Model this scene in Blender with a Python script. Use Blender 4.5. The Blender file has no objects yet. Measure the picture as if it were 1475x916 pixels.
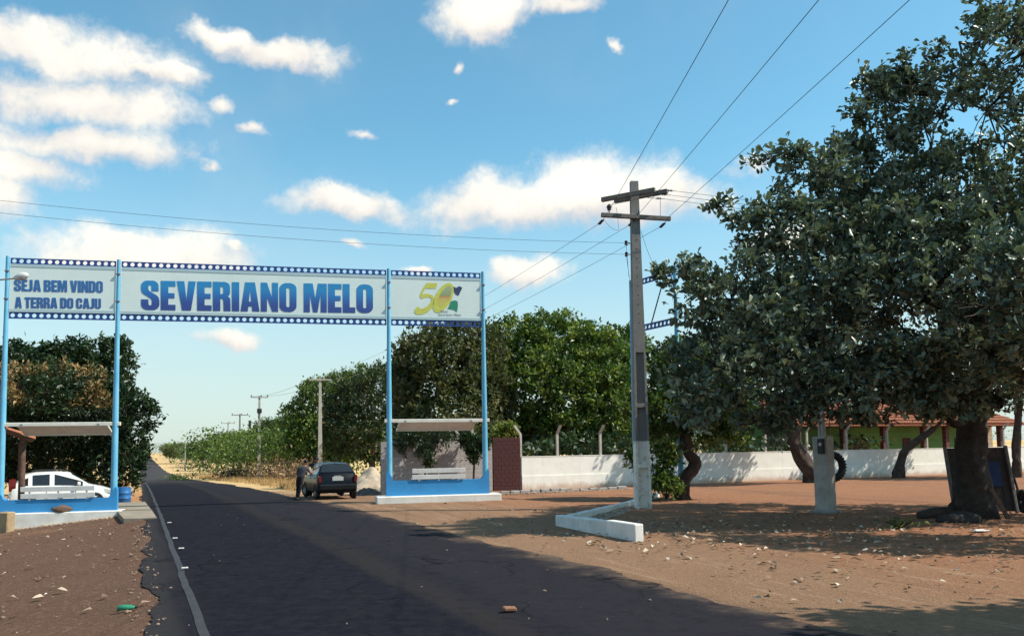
import bpy, bmesh, math, random
import numpy as np
from mathutils import Vector, Matrix, Euler

random.seed(7); RNG = np.random.default_rng(7)
SC = bpy.context.scene
COL = SC.collection
R = math.radians

# ------------------------------------------------------------------ camera
CAMZ = 1.75
FPX, CXP, CYP = 1200.0, 737.5, 550.0        # focal length and principal point in photo pixels (1475 x 916)
PITCH, ROLL = math.atan(0.08), 0.016
_f = Vector((0, math.cos(PITCH), math.sin(PITCH)))
_u0 = Vector((0, -math.sin(PITCH), math.cos(PITCH)))
_r0 = Vector((1, 0, 0))
_r = _r0 * math.cos(ROLL) - _u0 * math.sin(ROLL)
_u = _u0 * math.cos(ROLL) + _r0 * math.sin(ROLL)
cam_d = bpy.data.cameras.new('camera'); cam = bpy.data.objects.new('camera', cam_d); COL.objects.link(cam)
cam_d.sensor_fit = 'HORIZONTAL'; cam_d.sensor_width = 36.0
cam_d.lens = FPX / 1475 * 36.0
cam_d.shift_y = (CYP - 458.0) / 1475.0
cam_d.clip_start = 0.1; cam_d.clip_end = 6000
M = Matrix((_r, _u, -_f)).transposed().to_4x4(); M.translation = Vector((0, 0, CAMZ))
cam.matrix_world = M
SC.camera = cam

def ray(px, py):
    """direction with unit forward depth for a photo pixel"""
    return _r * ((px - CXP) / FPX) + _u * ((CYP - py) / FPX) + _f
def P(px, py, y):
    """point on the pixel's ray at world distance y"""
    v = ray(px, py); v = v * (y / v.y)
    return Vector((v.x, v.y, v.z + CAMZ))

# ------------------------------------------------------------------ light
SUN_EL, SUN_PHI = R(47), R(-7)
sun_dir = Vector((math.cos(SUN_PHI) * math.cos(SUN_EL), math.sin(SUN_PHI) * math.cos(SUN_EL), math.sin(SUN_EL)))
sl = bpy.data.lights.new('sun', 'SUN'); sl.energy = 5.0; sl.angle = R(0.5); sl.color = (1.0, 0.93, 0.80)
so = bpy.data.objects.new('sun', sl); COL.objects.link(so)
so.rotation_euler = sun_dir.to_track_quat('Z', 'Y').to_euler()
SC.view_settings.view_transform = 'Standard'; SC.view_settings.look = 'None'
SC.view_settings.exposure = 0.35; SC.view_settings.gamma = 1.0

# ------------------------------------------------------------------ node helper
class NT:
    def __init__(s, tree): s.t = tree; s.n = tree.nodes; s.l = tree.links
    def node(s, typ, **kw):
        n = s.n.new(typ)
        for k, v in kw.items(): setattr(n, k, v)
        return n
    def put(s, sock, v):
        if hasattr(v, 'node'): s.l.new(v, sock)
        else: sock.default_value = v
    def math(s, op, a, b=0.0, c=None, clamp=False):
        n = s.node('ShaderNodeMath', operation=op, use_clamp=clamp)
        s.put(n.inputs[0], a); s.put(n.inputs[1], b)
        if c is not None: s.put(n.inputs[2], c)
        return n.outputs[0]
    def vmath(s, op, a, b=(0, 0, 0)):
        n = s.node('ShaderNodeVectorMath', operation=op)
        s.put(n.inputs[0], a); s.put(n.inputs[1], b)
        return n.outputs['Value'] if op in ('DOT_PRODUCT', 'LENGTH', 'DISTANCE') else n.outputs['Vector']
    def noise(s, vec, scale, detail=4.0, rough=0.55, dist=0.0):
        n = s.node('ShaderNodeTexNoise'); s.put(n.inputs['Vector'], vec)
        n.inputs['Scale'].default_value = scale; n.inputs['Detail'].default_value = detail
        n.inputs['Roughness'].default_value = rough; n.inputs['Distortion'].default_value = dist
        return n.outputs['Fac']
    def step(s, v, a, b, lo=0.0, hi=1.0):
        n = s.node('ShaderNodeMapRange', interpolation_type='SMOOTHSTEP')
        s.put(n.inputs['Value'], v)
        for nm, q in (('From Min', a), ('From Max', b), ('To Min', lo), ('To Max', hi)): n.inputs[nm].default_value = q
        return n.outputs['Result']
    def mix(s, f, a, b, blend='MIX'):
        n = s.node('ShaderNodeMix', data_type='RGBA', blend_type=blend)
        s.put(n.inputs[0], f)
        for sk, v in ((n.inputs[6], a), (n.inputs[7], b)):
            s.put(sk, (*v, 1.0) if isinstance(v, tuple) and len(v) == 3 else v)
        return n.outputs[2]
    def ramp(s, f, stops):
        n = s.node('ShaderNodeValToRGB'); s.put(n.inputs[0], f)
        e = n.color_ramp.elements
        while len(e) < len(stops): e.new(0.5)
        for q, (p, c) in zip(e, stops): q.position = p; q.color = (*c, 1.0)
        return n.outputs[0]

# ------------------------------------------------------------------ sky
world = bpy.data.worlds.new('World'); SC.world = world; world.use_nodes = True
w = NT(world.node_tree); w.n.clear()
sky = w.node('ShaderNodeTexSky', sky_type='NISHITA')
sky.sun_disc = False; sky.sun_elevation = SUN_EL; sky.sun_rotation = math.atan2(sun_dir.x, sun_dir.y)
sky.altitude = 50; sky.air_density = 1.0; sky.dust_density = 0.6; sky.ozone_density = 1.6
co = w.node('ShaderNodeTexCoord').outputs['Generated']
wn = w.node('ShaderNodeTexNoise'); w.put(wn.inputs['Vector'], co); wn.inputs['Scale'].default_value = 7.0; wn.inputs['Detail'].default_value = 5.0; wn.inputs['Roughness'].default_value = 0.62
warp = w.vmath('ADD', co, w.vmath('MULTIPLY', w.vmath('SUBTRACT', wn.outputs['Color'], (0.5, 0.5, 0.5)), (0.12, 0.12, 0.07)))
n1 = w.noise(co, 9.0, 6.0, 0.62); n2 = w.noise(warp, 24.0, 8.0, 0.66)
wob = w.math('ADD', w.math('MULTIPLY', w.math('SUBTRACT', n1, 0.5), 1.5), w.math('MULTIPLY', w.math('SUBTRACT', n2, 0.5), 0.85))
# clouds: (photo pixel centre, half sizes in pixels)
CL = [(70, 66, 235, 44), (105, 135, 200, 50), (125, 200, 190, 36), (225, 100, 80, 18), (20, 232, 115, 40), (0, 280, 75, 42),
      (400, 72, 105, 26), (325, 52, 55, 20), (320, 152, 40, 22), (372, 188, 42, 22), (312, 240, 24, 16),
      (700, 20, 90, 42), (815, 6, 60, 22), (668, 98, 20, 18), (655, 158, 28, 10), (515, 178, 36, 15),
      (490, 298, 110, 28), (715, 292, 140, 46), (855, 270, 130, 62), (945, 286, 110, 46), (1075, 238, 45, 26),
      (205, 362, 165, 50), (330, 362, 45, 16), (755, 398, 60, 26), (600, 385, 28, 12), (1135, 345, 60, 26),
      (330, 490, 70, 18), (510, 348, 45, 10), (870, 66, 24, 12)]
rr = random.Random(3)
blobs = []
for px, py, a, b in CL:
    d = ray(px, py); s = 1.0 / d.length; d = d * s
    blobs.append((d, a / FPX * s, b / FPX * s, 0.34 if a < 46 else 0.0))       # the smallest scraps stay thin
for k in range(26):                                             # the same fair-weather clouds over the rest of the sky
    az = R(rr.uniform(50, 310)); el = R(rr.uniform(8, 55))
    d = Vector((math.sin(az) * math.cos(el), math.cos(az) * math.cos(el), math.sin(el)))
    a = rr.uniform(.06, .16); blobs.append((d, a, a * rr.uniform(.28, .45), 0.0))
best = None; low = None
for d, a, b, thin in blobs:
    mp = w.node('ShaderNodeMapping', vector_type='TEXTURE')
    w.put(mp.inputs['Vector'], warp)
    mp.inputs['Location'].default_value = d
    yaw = math.atan2(-d.x, d.y); pit = math.asin(d.z)
    mp.inputs['Rotation'].default_value = Euler((pit, 0, yaw), 'XYZ')
    mp.inputs['Scale'].default_value = (a, 0.5, b)
    v = w.math('SUBTRACT', 1.0 - thin, w.vmath('LENGTH', mp.outputs[0]))
    z = w.node('ShaderNodeSeparateXYZ'); w.put(z.inputs[0], mp.outputs[0])
    lv = w.math('MULTIPLY', w.step(v, -0.4, 0.5), z.outputs[2])
    best = v if best is None else w.math('SMOOTH_MAX', best, v, 0.12)
    low = lv if low is None else w.math('ADD', low, lv)
fac = w.math('ADD', best, wob)
mask = w.step(fac, -0.12, 0.60)
veil = w.math('MULTIPLY', w.step(w.noise(co, 2.4, 5.0, 0.6), 0.48, 0.85), 0.25)
mask = w.math('MAXIMUM', w.math('MULTIPLY', mask, 0.96), veil)
shade = w.math('ADD', w.math('ADD', w.math('MULTIPLY', low, 0.45), w.math('MULTIPLY', w.math('SUBTRACT', n1, 0.5), 1.1)), w.math('MULTIPLY', fac, 0.42))
ccol = w.ramp(w.step(shade, -0.5, 0.75), [(0.0, (0.58, 0.56, 0.58)), (0.45, (0.80, 0.76, 0.70)), (1.0, (1.0, 0.95, 0.84))])
bg1 = w.node('ShaderNodeBackground'); bg1.inputs['Strength'].default_value = 0.145
zz_ = w.node('ShaderNodeSeparateXYZ'); w.put(zz_.inputs[0], co)
hz = w.math('MULTIPLY', w.step(zz_.outputs[2], 0.36, 0.0), 0.80)                 # pale air low over the horizon
w.put(bg1.inputs['Color'], w.mix(hz, w.mix(1.0, sky.outputs[0], (0.72, 1.15, 1.06), 'MULTIPLY'), (3.75, 3.95, 3.92)))
bg2 = w.node('ShaderNodeBackground'); bg2.inputs['Strength'].default_value = 0.95
w.put(bg2.inputs['Color'], ccol)
mxs = w.node('ShaderNodeMixShader'); w.put(mxs.inputs[0], mask)
w.l.new(bg1.outputs[0], mxs.inputs[1]); w.l.new(bg2.outputs[0], mxs.inputs[2])
wo = w.node('ShaderNodeOutputWorld'); w.l.new(mxs.outputs[0], wo.inputs['Surface'])
world.cycles.sampling_method = 'MANUAL'; world.cycles.sample_map_resolution = 512

# ------------------------------------------------------------------ materials
MATS = {}
def pbsdf(name):
    m = bpy.data.materials.new(name); m.use_nodes = True
    nt = NT(m.node_tree); b = nt.n['Principled BSDF']
    return m, nt, b
def mat(name, c, c2=None, scale=6.0, rough=0.8, bump=0.0, bscale=None, metal=0.0, spots=None, spec=0.3, coat=0.0):
    """colour c varied towards c2 by noise, fine relief, optional worn spots (colour, amount)"""
    if name in MATS: return MATS[name]
    m, nt, b = pbsdf(name)
    co = nt.node('ShaderNodeTexCoord').outputs['Object']
    n = nt.noise(co, scale, 6.0, 0.62)
    c2 = c2 or tuple(x * 0.72 for x in c)
    col = nt.mix(nt.step(n, 0.3, 0.72), c, c2)
    if spots:
        col = nt.mix(nt.step(nt.noise(co, scale * 0.55, 7.0, 0.72), 1 - spots[1] - 0.1, 1 - spots[1] + 0.04), col, spots[0])
    nt.put(b.inputs['Base Color'], col)
    b.inputs['Roughness'].default_value = rough; b.inputs['Metallic'].default_value = metal
    b.inputs['Specular IOR Level'].default_value = spec
    if coat: b.inputs['Coat Weight'].default_value = coat
    if bump:
        bp = nt.node('ShaderNodeBump'); bp.inputs['Strength'].default_value = bump; bp.inputs['Distance'].default_value = 0.02
        nt.put(bp.inputs['Height'], nt.noise(co, bscale or scale * 8, 5.0, 0.7)); nt.put(b.inputs['Normal'], bp.outputs[0])
    MATS[name] = m
    return m
def leaf_mat(name, stops, trans=0.28, rough=0.5):
    m, nt, b = pbsdf(name)
    at = nt.node('ShaderNodeAttribute', attribute_name='tone').outputs['Fac']
    col = nt.ramp(at, stops)
    nt.put(b.inputs['Base Color'], col); b.inputs['Roughness'].default_value = rough
    b.inputs['Specular IOR Level'].default_value = 0.35
    tr = nt.node('ShaderNodeBsdfTranslucent'); nt.put(tr.inputs['Color'], nt.mix(1.0, col, (1.15, 1.2, 0.6), 'MULTIPLY'))
    mx = nt.node('ShaderNodeMixShader'); mx.inputs[0].default_value = trans
    nt.l.new(b.outputs[0], mx.inputs[1]); nt.l.new(tr.outputs[0], mx.inputs[2])
    nt.l.new(mx.outputs[0], nt.n['Material Output'].inputs['Surface'])
    MATS[name] = m
    return m

# ------------------------------------------------------------------ objects
def tag(o, label=None, cat=None, group=None, kind=None):
    if label: o['label'] = label
    if cat: o['category'] = cat
    if group: o['group'] = group
    if kind: o['kind'] = kind
    return o
def thing(name, loc, rz=0.0, label=None, cat=None, group=None):
    o = bpy.data.objects.new(name, None); COL.objects.link(o)
    o.location = loc; o.rotation_euler = (0, 0, rz); o.empty_display_size = 0.3
    return tag(o, label, cat, group)
def link(name, me, parent=None):
    o = bpy.data.objects.new(name, me); COL.objects.link(o)
    if parent is not None: o.parent = parent
    return o
def copy_tree(o, parent=None):
    c = o.copy(); COL.objects.link(c)
    if parent is not None: c.parent = parent
    for ch in o.children: copy_tree(ch, c)
    return c

class MB:
    """collects shapes, then links them as one mesh object"""
    def __init__(s): s.v = []; s.f = []; s.mi = []; s.cur = 0
    def add(s, vs, fs):
        o = len(s.v); s.v += [tuple(v) for v in vs]
        for f in fs: s.f.append([i + o for i in f]); s.mi.append(s.cur)
        return s
    def box(s, c, size, rot=None, bevel=0.0):
        sx, sy, sz = (q / 2 for q in size); c = Vector(c)
        rm = rot.to_matrix() if rot is not None else None
        if bevel:
            bm = bmesh.new(); bmesh.ops.create_cube(bm, size=1.0)
            for v in bm.verts: v.co = Vector((v.co.x * size[0], v.co.y * size[1], v.co.z * size[2]))
            bmesh.ops.bevel(bm, geom=bm.edges[:], offset=bevel, segments=1, affect='EDGES', profile=0.5)
            bm.verts.index_update()
            vs = [v.co.copy() for v in bm.verts]; fs = [[v.index for v in f.verts] for f in bm.faces]; bm.free()
        else:
            vs = [Vector((x * sx, y * sy, z * sz)) for x in (-1, 1) for y in (-1, 1) for z in (-1, 1)]
            fs = [(0, 1, 3, 2), (4, 6, 7, 5), (0, 4, 5, 1), (2, 3, 7, 6), (0, 2, 6, 4), (1, 5, 7, 3)]
        if rm: vs = [rm @ v for v in vs]
        return s.add([v + c for v in vs], fs)
    def tube(s, pts, rad, n=8, cap=True):
        pts = [Vector(p) for p in pts]
        if not hasattr(rad, '__len__'): rad = [rad] * len(pts)
        o = len(s.v); up = Vector((0.13, 0.31, 0.94)).normalized()
        for i, p in enumerate(pts):
            t = (pts[min(i + 1, len(pts) - 1)] - pts[max(i - 1, 0)]).normalized()
            if abs(t.dot(up)) > 0.95: up = Vector((0.9, 0.35, 0.1)).normalized()
            a = t.cross(up).normalized(); b = t.cross(a)
            up = (up - t * t.dot(up)).normalized() if abs(t.dot(up)) < 0.9 else up
            for k in range(n):
                an = 2 * math.pi * k / n
                s.v.append(tuple(p + (a * math.cos(an) + b * math.sin(an)) * rad[i]))
        for i in range(len(pts) - 1):
            for k in range(n):
                q = (k + 1) % n
                s.f.append([o + i * n + k, o + i * n + q, o + (i + 1) * n + q, o + (i + 1) * n + k]); s.mi.append(s.cur)
        if cap:
            s.f.append([o + k for k in range(n)][::-1]); s.mi.append(s.cur)
            e = o + (len(pts) - 1) * n
            s.f.append([e + k for k in range(n)]); s.mi.append(s.cur)
        return s
    def prism(s, poly, d0, d1, axis='y'):
        """2-D outline (a,b) extruded along an axis: y -> (a, d, b); z -> (a, b, d); x -> (d, a, b)"""
        n = len(poly)
        mk = {'y': lambda a, b, d: (a, d, b), 'z': lambda a, b, d: (a, b, d), 'x': lambda a, b, d: (d, a, b)}[axis]
        vs = [mk(a, b, d0) for a, b in poly] + [mk(a, b, d1) for a, b in poly]
        fs = [list(range(n)), list(range(2 * n - 1, n - 1, -1))] + [[(i + 1) % n, i, n + i, n + (i + 1) % n] for i in range(n)]
        return s.add(vs, fs)
    def lathe(s, prof, c=(0, 0, 0), n=16, axis='z'):
        c = Vector(c); o = len(s.v)
        for r_, h in prof:
            for k in range(n):
                an = 2 * math.pi * k / n; x, y = r_ * math.cos(an), r_ * math.sin(an)
                v = {'z': (x, y, h), 'y': (x, h, y), 'x': (h, x, y)}[axis]
                s.v.append(tuple(Vector(v) + c))
        for i in range(len(prof) - 1):
            for k in range(n):
                q = (k + 1) % n
                s.f.append([o + i * n + k, o + i * n + q, o + (i + 1) * n + q, o + (i + 1) * n + k]); s.mi.append(s.cur)
        return s
    def torus(s, c, R0, r0, ax=Vector((0, 1, 0)), n=24, m=10, a0=0.0, a1=2 * math.pi, flat=1.0):
        c = Vector(c); ax = ax.normalized(); u = ax.orthogonal().normalized(); v = ax.cross(u)
        full = abs(a1 - a0 - 2 * math.pi) < 1e-6; o = len(s.v); N = n if full else n + 1
        for i in range(N):
            an = a0 + (a1 - a0) * i / n; d = u * math.cos(an) + v * math.sin(an)
            for j in range(m):
                b = 2 * math.pi * j / m
                s.v.append(tuple(c + d * (R0 + r0 * math.cos(b)) + ax * (r0 * flat * math.sin(b))))
        for i in range(n if full else n):
            i2 = (i + 1) % N
            for j in range(m):
                j2 = (j + 1) % m
                s.f.append([o + i * m + j, o + i2 * m + j, o + i2 * m + j2, o + i * m + j2]); s.mi.append(s.cur)
        return s
    def mesh(s, name, mats, smooth=None):
        me = bpy.data.meshes.new(name); me.from_pydata(s.v, [], s.f)
        for m_ in (mats if isinstance(mats, (list, tuple)) else [mats]): me.materials.append(m_)
        if any(s.mi): me.polygons.foreach_set('material_index', s.mi)
        bm = bmesh.new(); bm.from_mesh(me); bmesh.ops.recalc_face_normals(bm, faces=bm.faces); bm.to_mesh(me); bm.free()
        if smooth is not None:
            me.shade_smooth()
            me.set_sharp_from_angle(angle=R(smooth))
        me.update()
        return me
    def build(s, name, mats, parent=None, smooth=None):
        return link(name, s.mesh(name, mats, smooth), parent)

def np_mesh(name, V, F, mats, tone=None, smooth=False, mi=None):
    """fast mesh from numpy arrays, F (n,3) or (n,4)"""
    me = bpy.data.meshes.new(name); k = F.shape[1]
    me.vertices.add(len(V)); me.vertices.foreach_set('co', np.ascontiguousarray(V, np.float32).ravel())
    me.loops.add(F.size); me.loops.foreach_set('vertex_index', np.ascontiguousarray(F, np.int32).ravel())
    me.polygons.add(len(F)); me.polygons.foreach_set('loop_start', np.arange(0, F.size, k, dtype=np.int32))
    me.polygons.foreach_set('loop_total', np.full(len(F), k, np.int32))
    if mi is not None: me.polygons.foreach_set('material_index', mi.astype(np.int32))
    me.polygons.foreach_set('use_smooth', np.full(len(F), smooth))
    for m_ in (mats if isinstance(mats, (list, tuple)) else [mats]): me.materials.append(m_)
    if tone is not None:
        a = me.attributes.new('tone', 'FLOAT', 'POINT'); a.data.foreach_set('value', np.ascontiguousarray(tone, np.float32))
    me.update(calc_edges=True); me.validate()
    return me

# ------------------------------------------------------------------ terrain
UD = Vector((-0.4086, 0.9127)); UT = Vector((0.9127, 0.4086))
_PS = [-400, 26, 42, 61, 112, 217, 370, 520, 900, 4000]
_PZ = [0, 0, -.13, -.42, -1.4, -2.4, -1.1, 0.5, 3.0, 6.0]
_LT = [-4000, -60, -9, -4, -0.6, 0.16, 4000]
_LZ = [-.9, -.8, -.62, -.56, -.2, -.07, 0]
def ss(x, a, b):
    q = np.clip((x - a) / (b - a), 0, 1); return q * q * (3 - 2 * q)
def Hst(s, t):
    s = np.asarray(s, float); t = np.asarray(t, float)
    z = np.interp(s, _PS, _PZ)
    z = sum(np.interp(s + o * (4 + np.abs(s) * .06), _PS, _PZ) for o in (-1, -.5, 0, .5, 1)) / 5
    lt = np.interp(t, _LT, _LZ)
    near = 1 - 0.75 * ss(s, 33, 60)
    return z + lt * near * (0.45 + 0.55 * ss(s, -5, 22))
def ST(x, y): return UD.x * x + UD.y * y, UT.x * x + UT.y * y
def XY(s, t): return s * UD.x + t * UT.x, s * UD.y + t * UT.y
def H(x, y): return float(Hst(*ST(x, y)))
def G(px, y):
    """the ground point seen in pixel column px at distance y"""
    q = P(px, 650, y); return Vector((q.x, y, H(q.x, y)))

# ================================================================== the setting
def grid_axis(*segs):
    out = []
    for a, b, st in segs: out += list(np.arange(a, b - 1e-6, st))
    out.append(segs[-1][1]); return np.array(out)
def nz(x, y, sc, seed=0):
    """cheap smooth value noise"""
    r = np.random.default_rng(seed); g = r.random((64, 64)); u, v = x * sc, y * sc
    i, j = np.floor(u).astype(int), np.floor(v).astype(int); fu, fv = u - i, v - j
    fu = fu * fu * (3 - 2 * fu); fv = fv * fv * (3 - 2 * fv)
    a = g[i % 64, j % 64]; b = g[(i + 1) % 64, j % 64]; c = g[i % 64, (j + 1) % 64]; d = g[(i + 1) % 64, (j + 1) % 64]
    return (a * (1 - fu) + b * fu) * (1 - fv) + (c * (1 - fu) + d * fu) * fv

def ground_mat():
    m, nt, b = pbsdf('dirt')
    pos = nt.node('ShaderNodeNewGeometry').outputs['Position']
    s = nt.vmath('DOT_PRODUCT', pos, (UD.x, UD.y, 0)); t = nt.vmath('DOT_PRODUCT', pos, (UT.x, UT.y, 0))
    cx = nt.node('ShaderNodeCombineXYZ'); nt.put(cx.inputs[0], nt.math('MULTIPLY', s, 0.12)); nt.put(cx.inputs[1], t)
    str_ = nt.noise(cx.outputs[0], 0.9, 5.0, 0.6)
    big = nt.noise(pos, 0.22, 5.0, 0.6); mid = nt.noise(pos, 1.3, 6.0, 0.65); fine = nt.noise(pos, 14.0, 5.0, 0.75); grit = nt.noise(pos, 45.0, 3.0, 0.8)
    red = nt.mix(mid, (0.262, 0.113, 0.060), (0.372, 0.183, 0.102))
    sand = nt.mix(mid, (0.218, 0.126, 0.073), (0.312, 0.187, 0.115))
    left = nt.mix(mid, (0.105, 0.055, 0.036), (0.170, 0.092, 0.061))
    straw = nt.mix(mid, (0.52, 0.33, 0.14), (0.66, 0.47, 0.24))
    # sandier where wheels cross from the road to the yard, redder further in
    fs = nt.math('ADD', nt.step(t, 5.5, 17.0), nt.math('MULTIPLY', nt.math('SUBTRACT', big, 0.5), 1.0))
    fs = nt.math('ADD', fs, nt.math('MULTIPLY', nt.math('SUBTRACT', str_, 0.5), 0.9))
    fs = nt.math('ADD', fs, nt.step(s, 9.0, -3.0, 0.0, 0.35))
    col = nt.mix(nt.step(fs, 0.0, 0.85), sand, red)
    rut = nt.noise(cx.outputs[0], 3.4, 4.0, 0.6); col = nt.mix(nt.math('MULTIPLY', nt.step(rut, 0.56, 0.70), nt.step(t, 22.0, 12.0, 0.0, 0.45)), col, (0.46, 0.31, 0.21))
    col = nt.mix(nt.math('MULTIPLY', nt.step(str_, 0.50, 0.66), 0.55), col, (0.165, 0.098, 0.066))
    far = nt.math('ADD', s, nt.math('MULTIPLY', nt.math('SUBTRACT', big, 0.5), 26.0))
    yard = nt.step(nt.math('ADD', nt.math('MULTIPLY', s, 0.55), t), 44.0, 30.0)
    col = nt.mix(nt.math('MULTIPLY', nt.step(far, 38.0, 52.0), 1.0), col, straw)
    lf = nt.math('MULTIPLY', nt.step(t, 1.2, 0.2), nt.step(far, 38.0, 27.0))
    col = nt.mix(lf, col, left)
    lo = nt.math('MULTIPLY', nt.step(t, 1.2, 0.2), nt.math('MULTIPLY', nt.step(far, 28.0, 38.0), nt.step(far, 70.0, 48.0)))
    col = nt.mix(nt.math('MULTIPLY', lo, 0.8), col, (0.50, 0.25, 0.11))
    col = nt.mix(nt.step(fine, 0.50, 0.72, 0.0, 0.22), col, (0.62, 0.46, 0.34))
    col = nt.mix(nt.step(fine, 0.46, 0.30, 0.0, 0.45), col, (0.13, 0.075, 0.055))
    col = nt.mix(nt.step(grit, 0.62, 0.75, 0.0, 0.25), col, (0.6, 0.5, 0.4))
    nt.put(b.inputs['Base Color'], col); b.inputs['Roughness'].default_value = 0.95; b.inputs['Specular IOR Level'].default_value = 0.1
    bp = nt.node('ShaderNodeBump'); bp.inputs['Strength'].default_value = 0.9; bp.inputs['Distance'].default_value = 0.05
    nt.put(bp.inputs['Height'], nt.math('ADD', nt.math('MULTIPLY', mid, 0.8), nt.math('ADD', fine, nt.math('MULTIPLY', grit, 0.5)))); nt.put(b.inputs['Normal'], bp.outputs[0])
    return m
sa = grid_axis((-900, -200, 100), (-200, -40, 20), (-40, 0, 1.0), (0, 45, 0.45), (45, 130, 2.5), (130, 600, 14), (600, 3000, 150))
ta = grid_axis((-2500, -400, 150), (-400, -60, 20), (-60, -12, 3), (-12, 0, 0.4), (0, 0.2, 0.1), (0.2, 6.2, 1.0), (6.2, 24, 0.45), (24, 60, 3), (60, 400, 20), (400, 2500, 150))
S_, T_ = np.meshgrid(sa, ta, indexing='ij')
Z_ = Hst(S_, T_)
und = (nz(S_ + 300, T_ + 300, 0.45, 1) - .5) * .05 + (nz(S_ + 300, T_ + 300, 1.3, 2) - .5) * .035
onroad = ((T_ > 0.2) & (T_ < 5.7)); edge = np.clip((np.abs(T_ - 3.17) - 2.9) / 1.5, 0, 1)
Z_ = Z_ + und * edge - np.where(onroad, 0.07, 0.012) 
X_, Y_ = XY(S_, T_)
ns_, nt_ = S_.shape; I_ = np.arange(ns_ * nt_).reshape(ns_, nt_)
F_ = np.stack([I_[:-1, :-1], I_[:-1, 1:], I_[1:, 1:], I_[1:, :-1]], -1).reshape(-1, 4)[:, ::-1]
ground = link('ground', np_mesh('ground', np.stack([X_, Y_, Z_], -1).reshape(-1, 3), F_, ground_mat(), smooth=True)); tag(ground, kind='structure')

def road_mat():
    m, nt, b = pbsdf('asphalt')
    pos = nt.node('ShaderNodeNewGeometry').outputs['Position']
    s = nt.vmath('DOT_PRODUCT', pos, (UD.x, UD.y, 0)); t = nt.vmath('DOT_PRODUCT', pos, (UT.x, UT.y, 0))
    cx = nt.node('ShaderNodeCombineXYZ'); nt.put(cx.inputs[0], nt.math('MULTIPLY', s, 0.06)); nt.put(cx.inputs[1], t)
    str_ = nt.noise(cx.outputs[0], 1.6, 6.0, 0.6)
    big = nt.noise(pos, 0.5, 5.0, 0.6); fine = nt.noise(pos, 22.0, 5.0, 0.8); grit = nt.noise(pos, 85.0, 2.0, 0.8)
    col = nt.mix(big, (0.0075, 0.0075, 0.0130), (0.013, 0.0128, 0.0195))
    tt = nt.math('ADD', t, nt.math('MULTIPLY', nt.math('SUBTRACT', str_, 0.5), 0.8))
    # right lane paler with dust, a pale worn strip at the crown, dusty shoulder
    col = nt.mix(nt.step(tt, 3.2, 4.2, 0.0, 0.55), col, (0.029, 0.027, 0.031))
    crown = nt.math('MULTIPLY', nt.step(tt, 2.95, 3.3), nt.step(tt, 3.85, 3.45))
    col = nt.mix(nt.math('MULTIPLY', crown, 0.28), col, (0.052, 0.044, 0.034))
    sh = nt.step(tt, 0.75, 0.2)
    col = nt.mix(nt.math('MULTIPLY', sh, 0.6), col, (0.046, 0.043, 0.042))
    dust = nt.step(nt.math('ADD', t, nt.math('MULTIPLY', nt.math('SUBTRACT', nt.noise(pos, 1.1, 7.0, 0.7), 0.5), 2.2)), 5.7, 7.0)
    col = nt.mix(nt.math('MULTIPLY', dust, 0.75), col, (0.27, 0.185, 0.125))
    col = nt.mix(nt.step(fine, 0.52, 0.75, 0.0, 0.35), col, (0.038, 0.036, 0.040))
    col = nt.mix(nt.step(grit, 0.58, 0.72, 0.0, 0.35), col, (0.075, 0.071, 0.070))
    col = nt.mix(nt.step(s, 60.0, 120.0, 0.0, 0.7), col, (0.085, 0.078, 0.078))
    mott = nt.noise(pos, 5.5, 7.0, 0.72); col = nt.mix(nt.step(mott, 0.42, 0.62, 0.0, 0.35), col, (0.026, 0.0245, 0.030)); col = nt.mix(nt.step(mott, 0.48, 0.30, 0.0, 0.35), col, (0.005, 0.005, 0.008))
    vo = nt.node('ShaderNodeTexVoronoi', feature='DISTANCE_TO_EDGE'); vo.inputs['Scale'].default_value = 0.55
    wv = nt.node('ShaderNodeVectorMath', operation='ADD'); nt.put(wv.inputs[0], pos); wz = nt.node('ShaderNodeTexNoise'); nt.put(wz.inputs['Vector'], pos); wz.inputs['Scale'].default_value = 1.5; wz.inputs['Detail'].default_value = 6.0; nt.put(wv.inputs[1], wz.outputs['Color']); nt.put(vo.inputs['Vector'], wv.outputs[0])
    crk = nt.math('MULTIPLY', nt.step(vo.outputs['Distance'], 0.022, 0.004), nt.step(big, 0.46, 0.60)); col = nt.mix(nt.math('MULTIPLY', crk, 0.6), col, (0.003, 0.003, 0.004))
    sandy = nt.math('MULTIPLY', nt.step(nt.noise(pos, 2.2, 8.0, 0.75), 0.60, 0.74), nt.step(tt, 3.6, 6.0)); col = nt.mix(nt.math('MULTIPLY', sandy, 0.5), col, (0.16, 0.11, 0.08))
    nt.put(b.inputs['Base Color'], col); b.inputs['Roughness'].default_value = 0.95; b.inputs['Specular IOR Level'].default_value = 0.03
    bp = nt.node('ShaderNodeBump'); bp.inputs['Strength'].default_value = 0.4; bp.inputs['Distance'].default_value = 0.008
    nt.put(bp.inputs['Height'], nt.math('ADD', fine, grit)); nt.put(b.inputs['Normal'], bp.outputs[0])
    return m
sr = grid_axis((-40, 4, 1.0), (4, 45, 0.12), (45, 100, 0.8), (100, 620, 8))
rj = np.random.default_rng(5)
le = 0.15 + (nz(sr + 100, sr * 0, 0.6, 3) - .5) * .22 + (nz(sr + 100, sr * 0, 2.6, 4) - .5) * .14 + (rj.random(len(sr)) - .5) * .05
re = 6.32 + (nz(sr + 100, sr * 0, 0.25, 6) - .5) * .4 + (nz(sr + 100, sr * 0, 1.9, 7) - .5) * .22 + (rj.random(len(sr)) - .5) * .06
re = re - np.clip((sr - 25) / 20, 0, 1) * .45
cols_ = []
tcols = [0, 0.001, .1, .3, .5, .7, .9, .999, 1]
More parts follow.
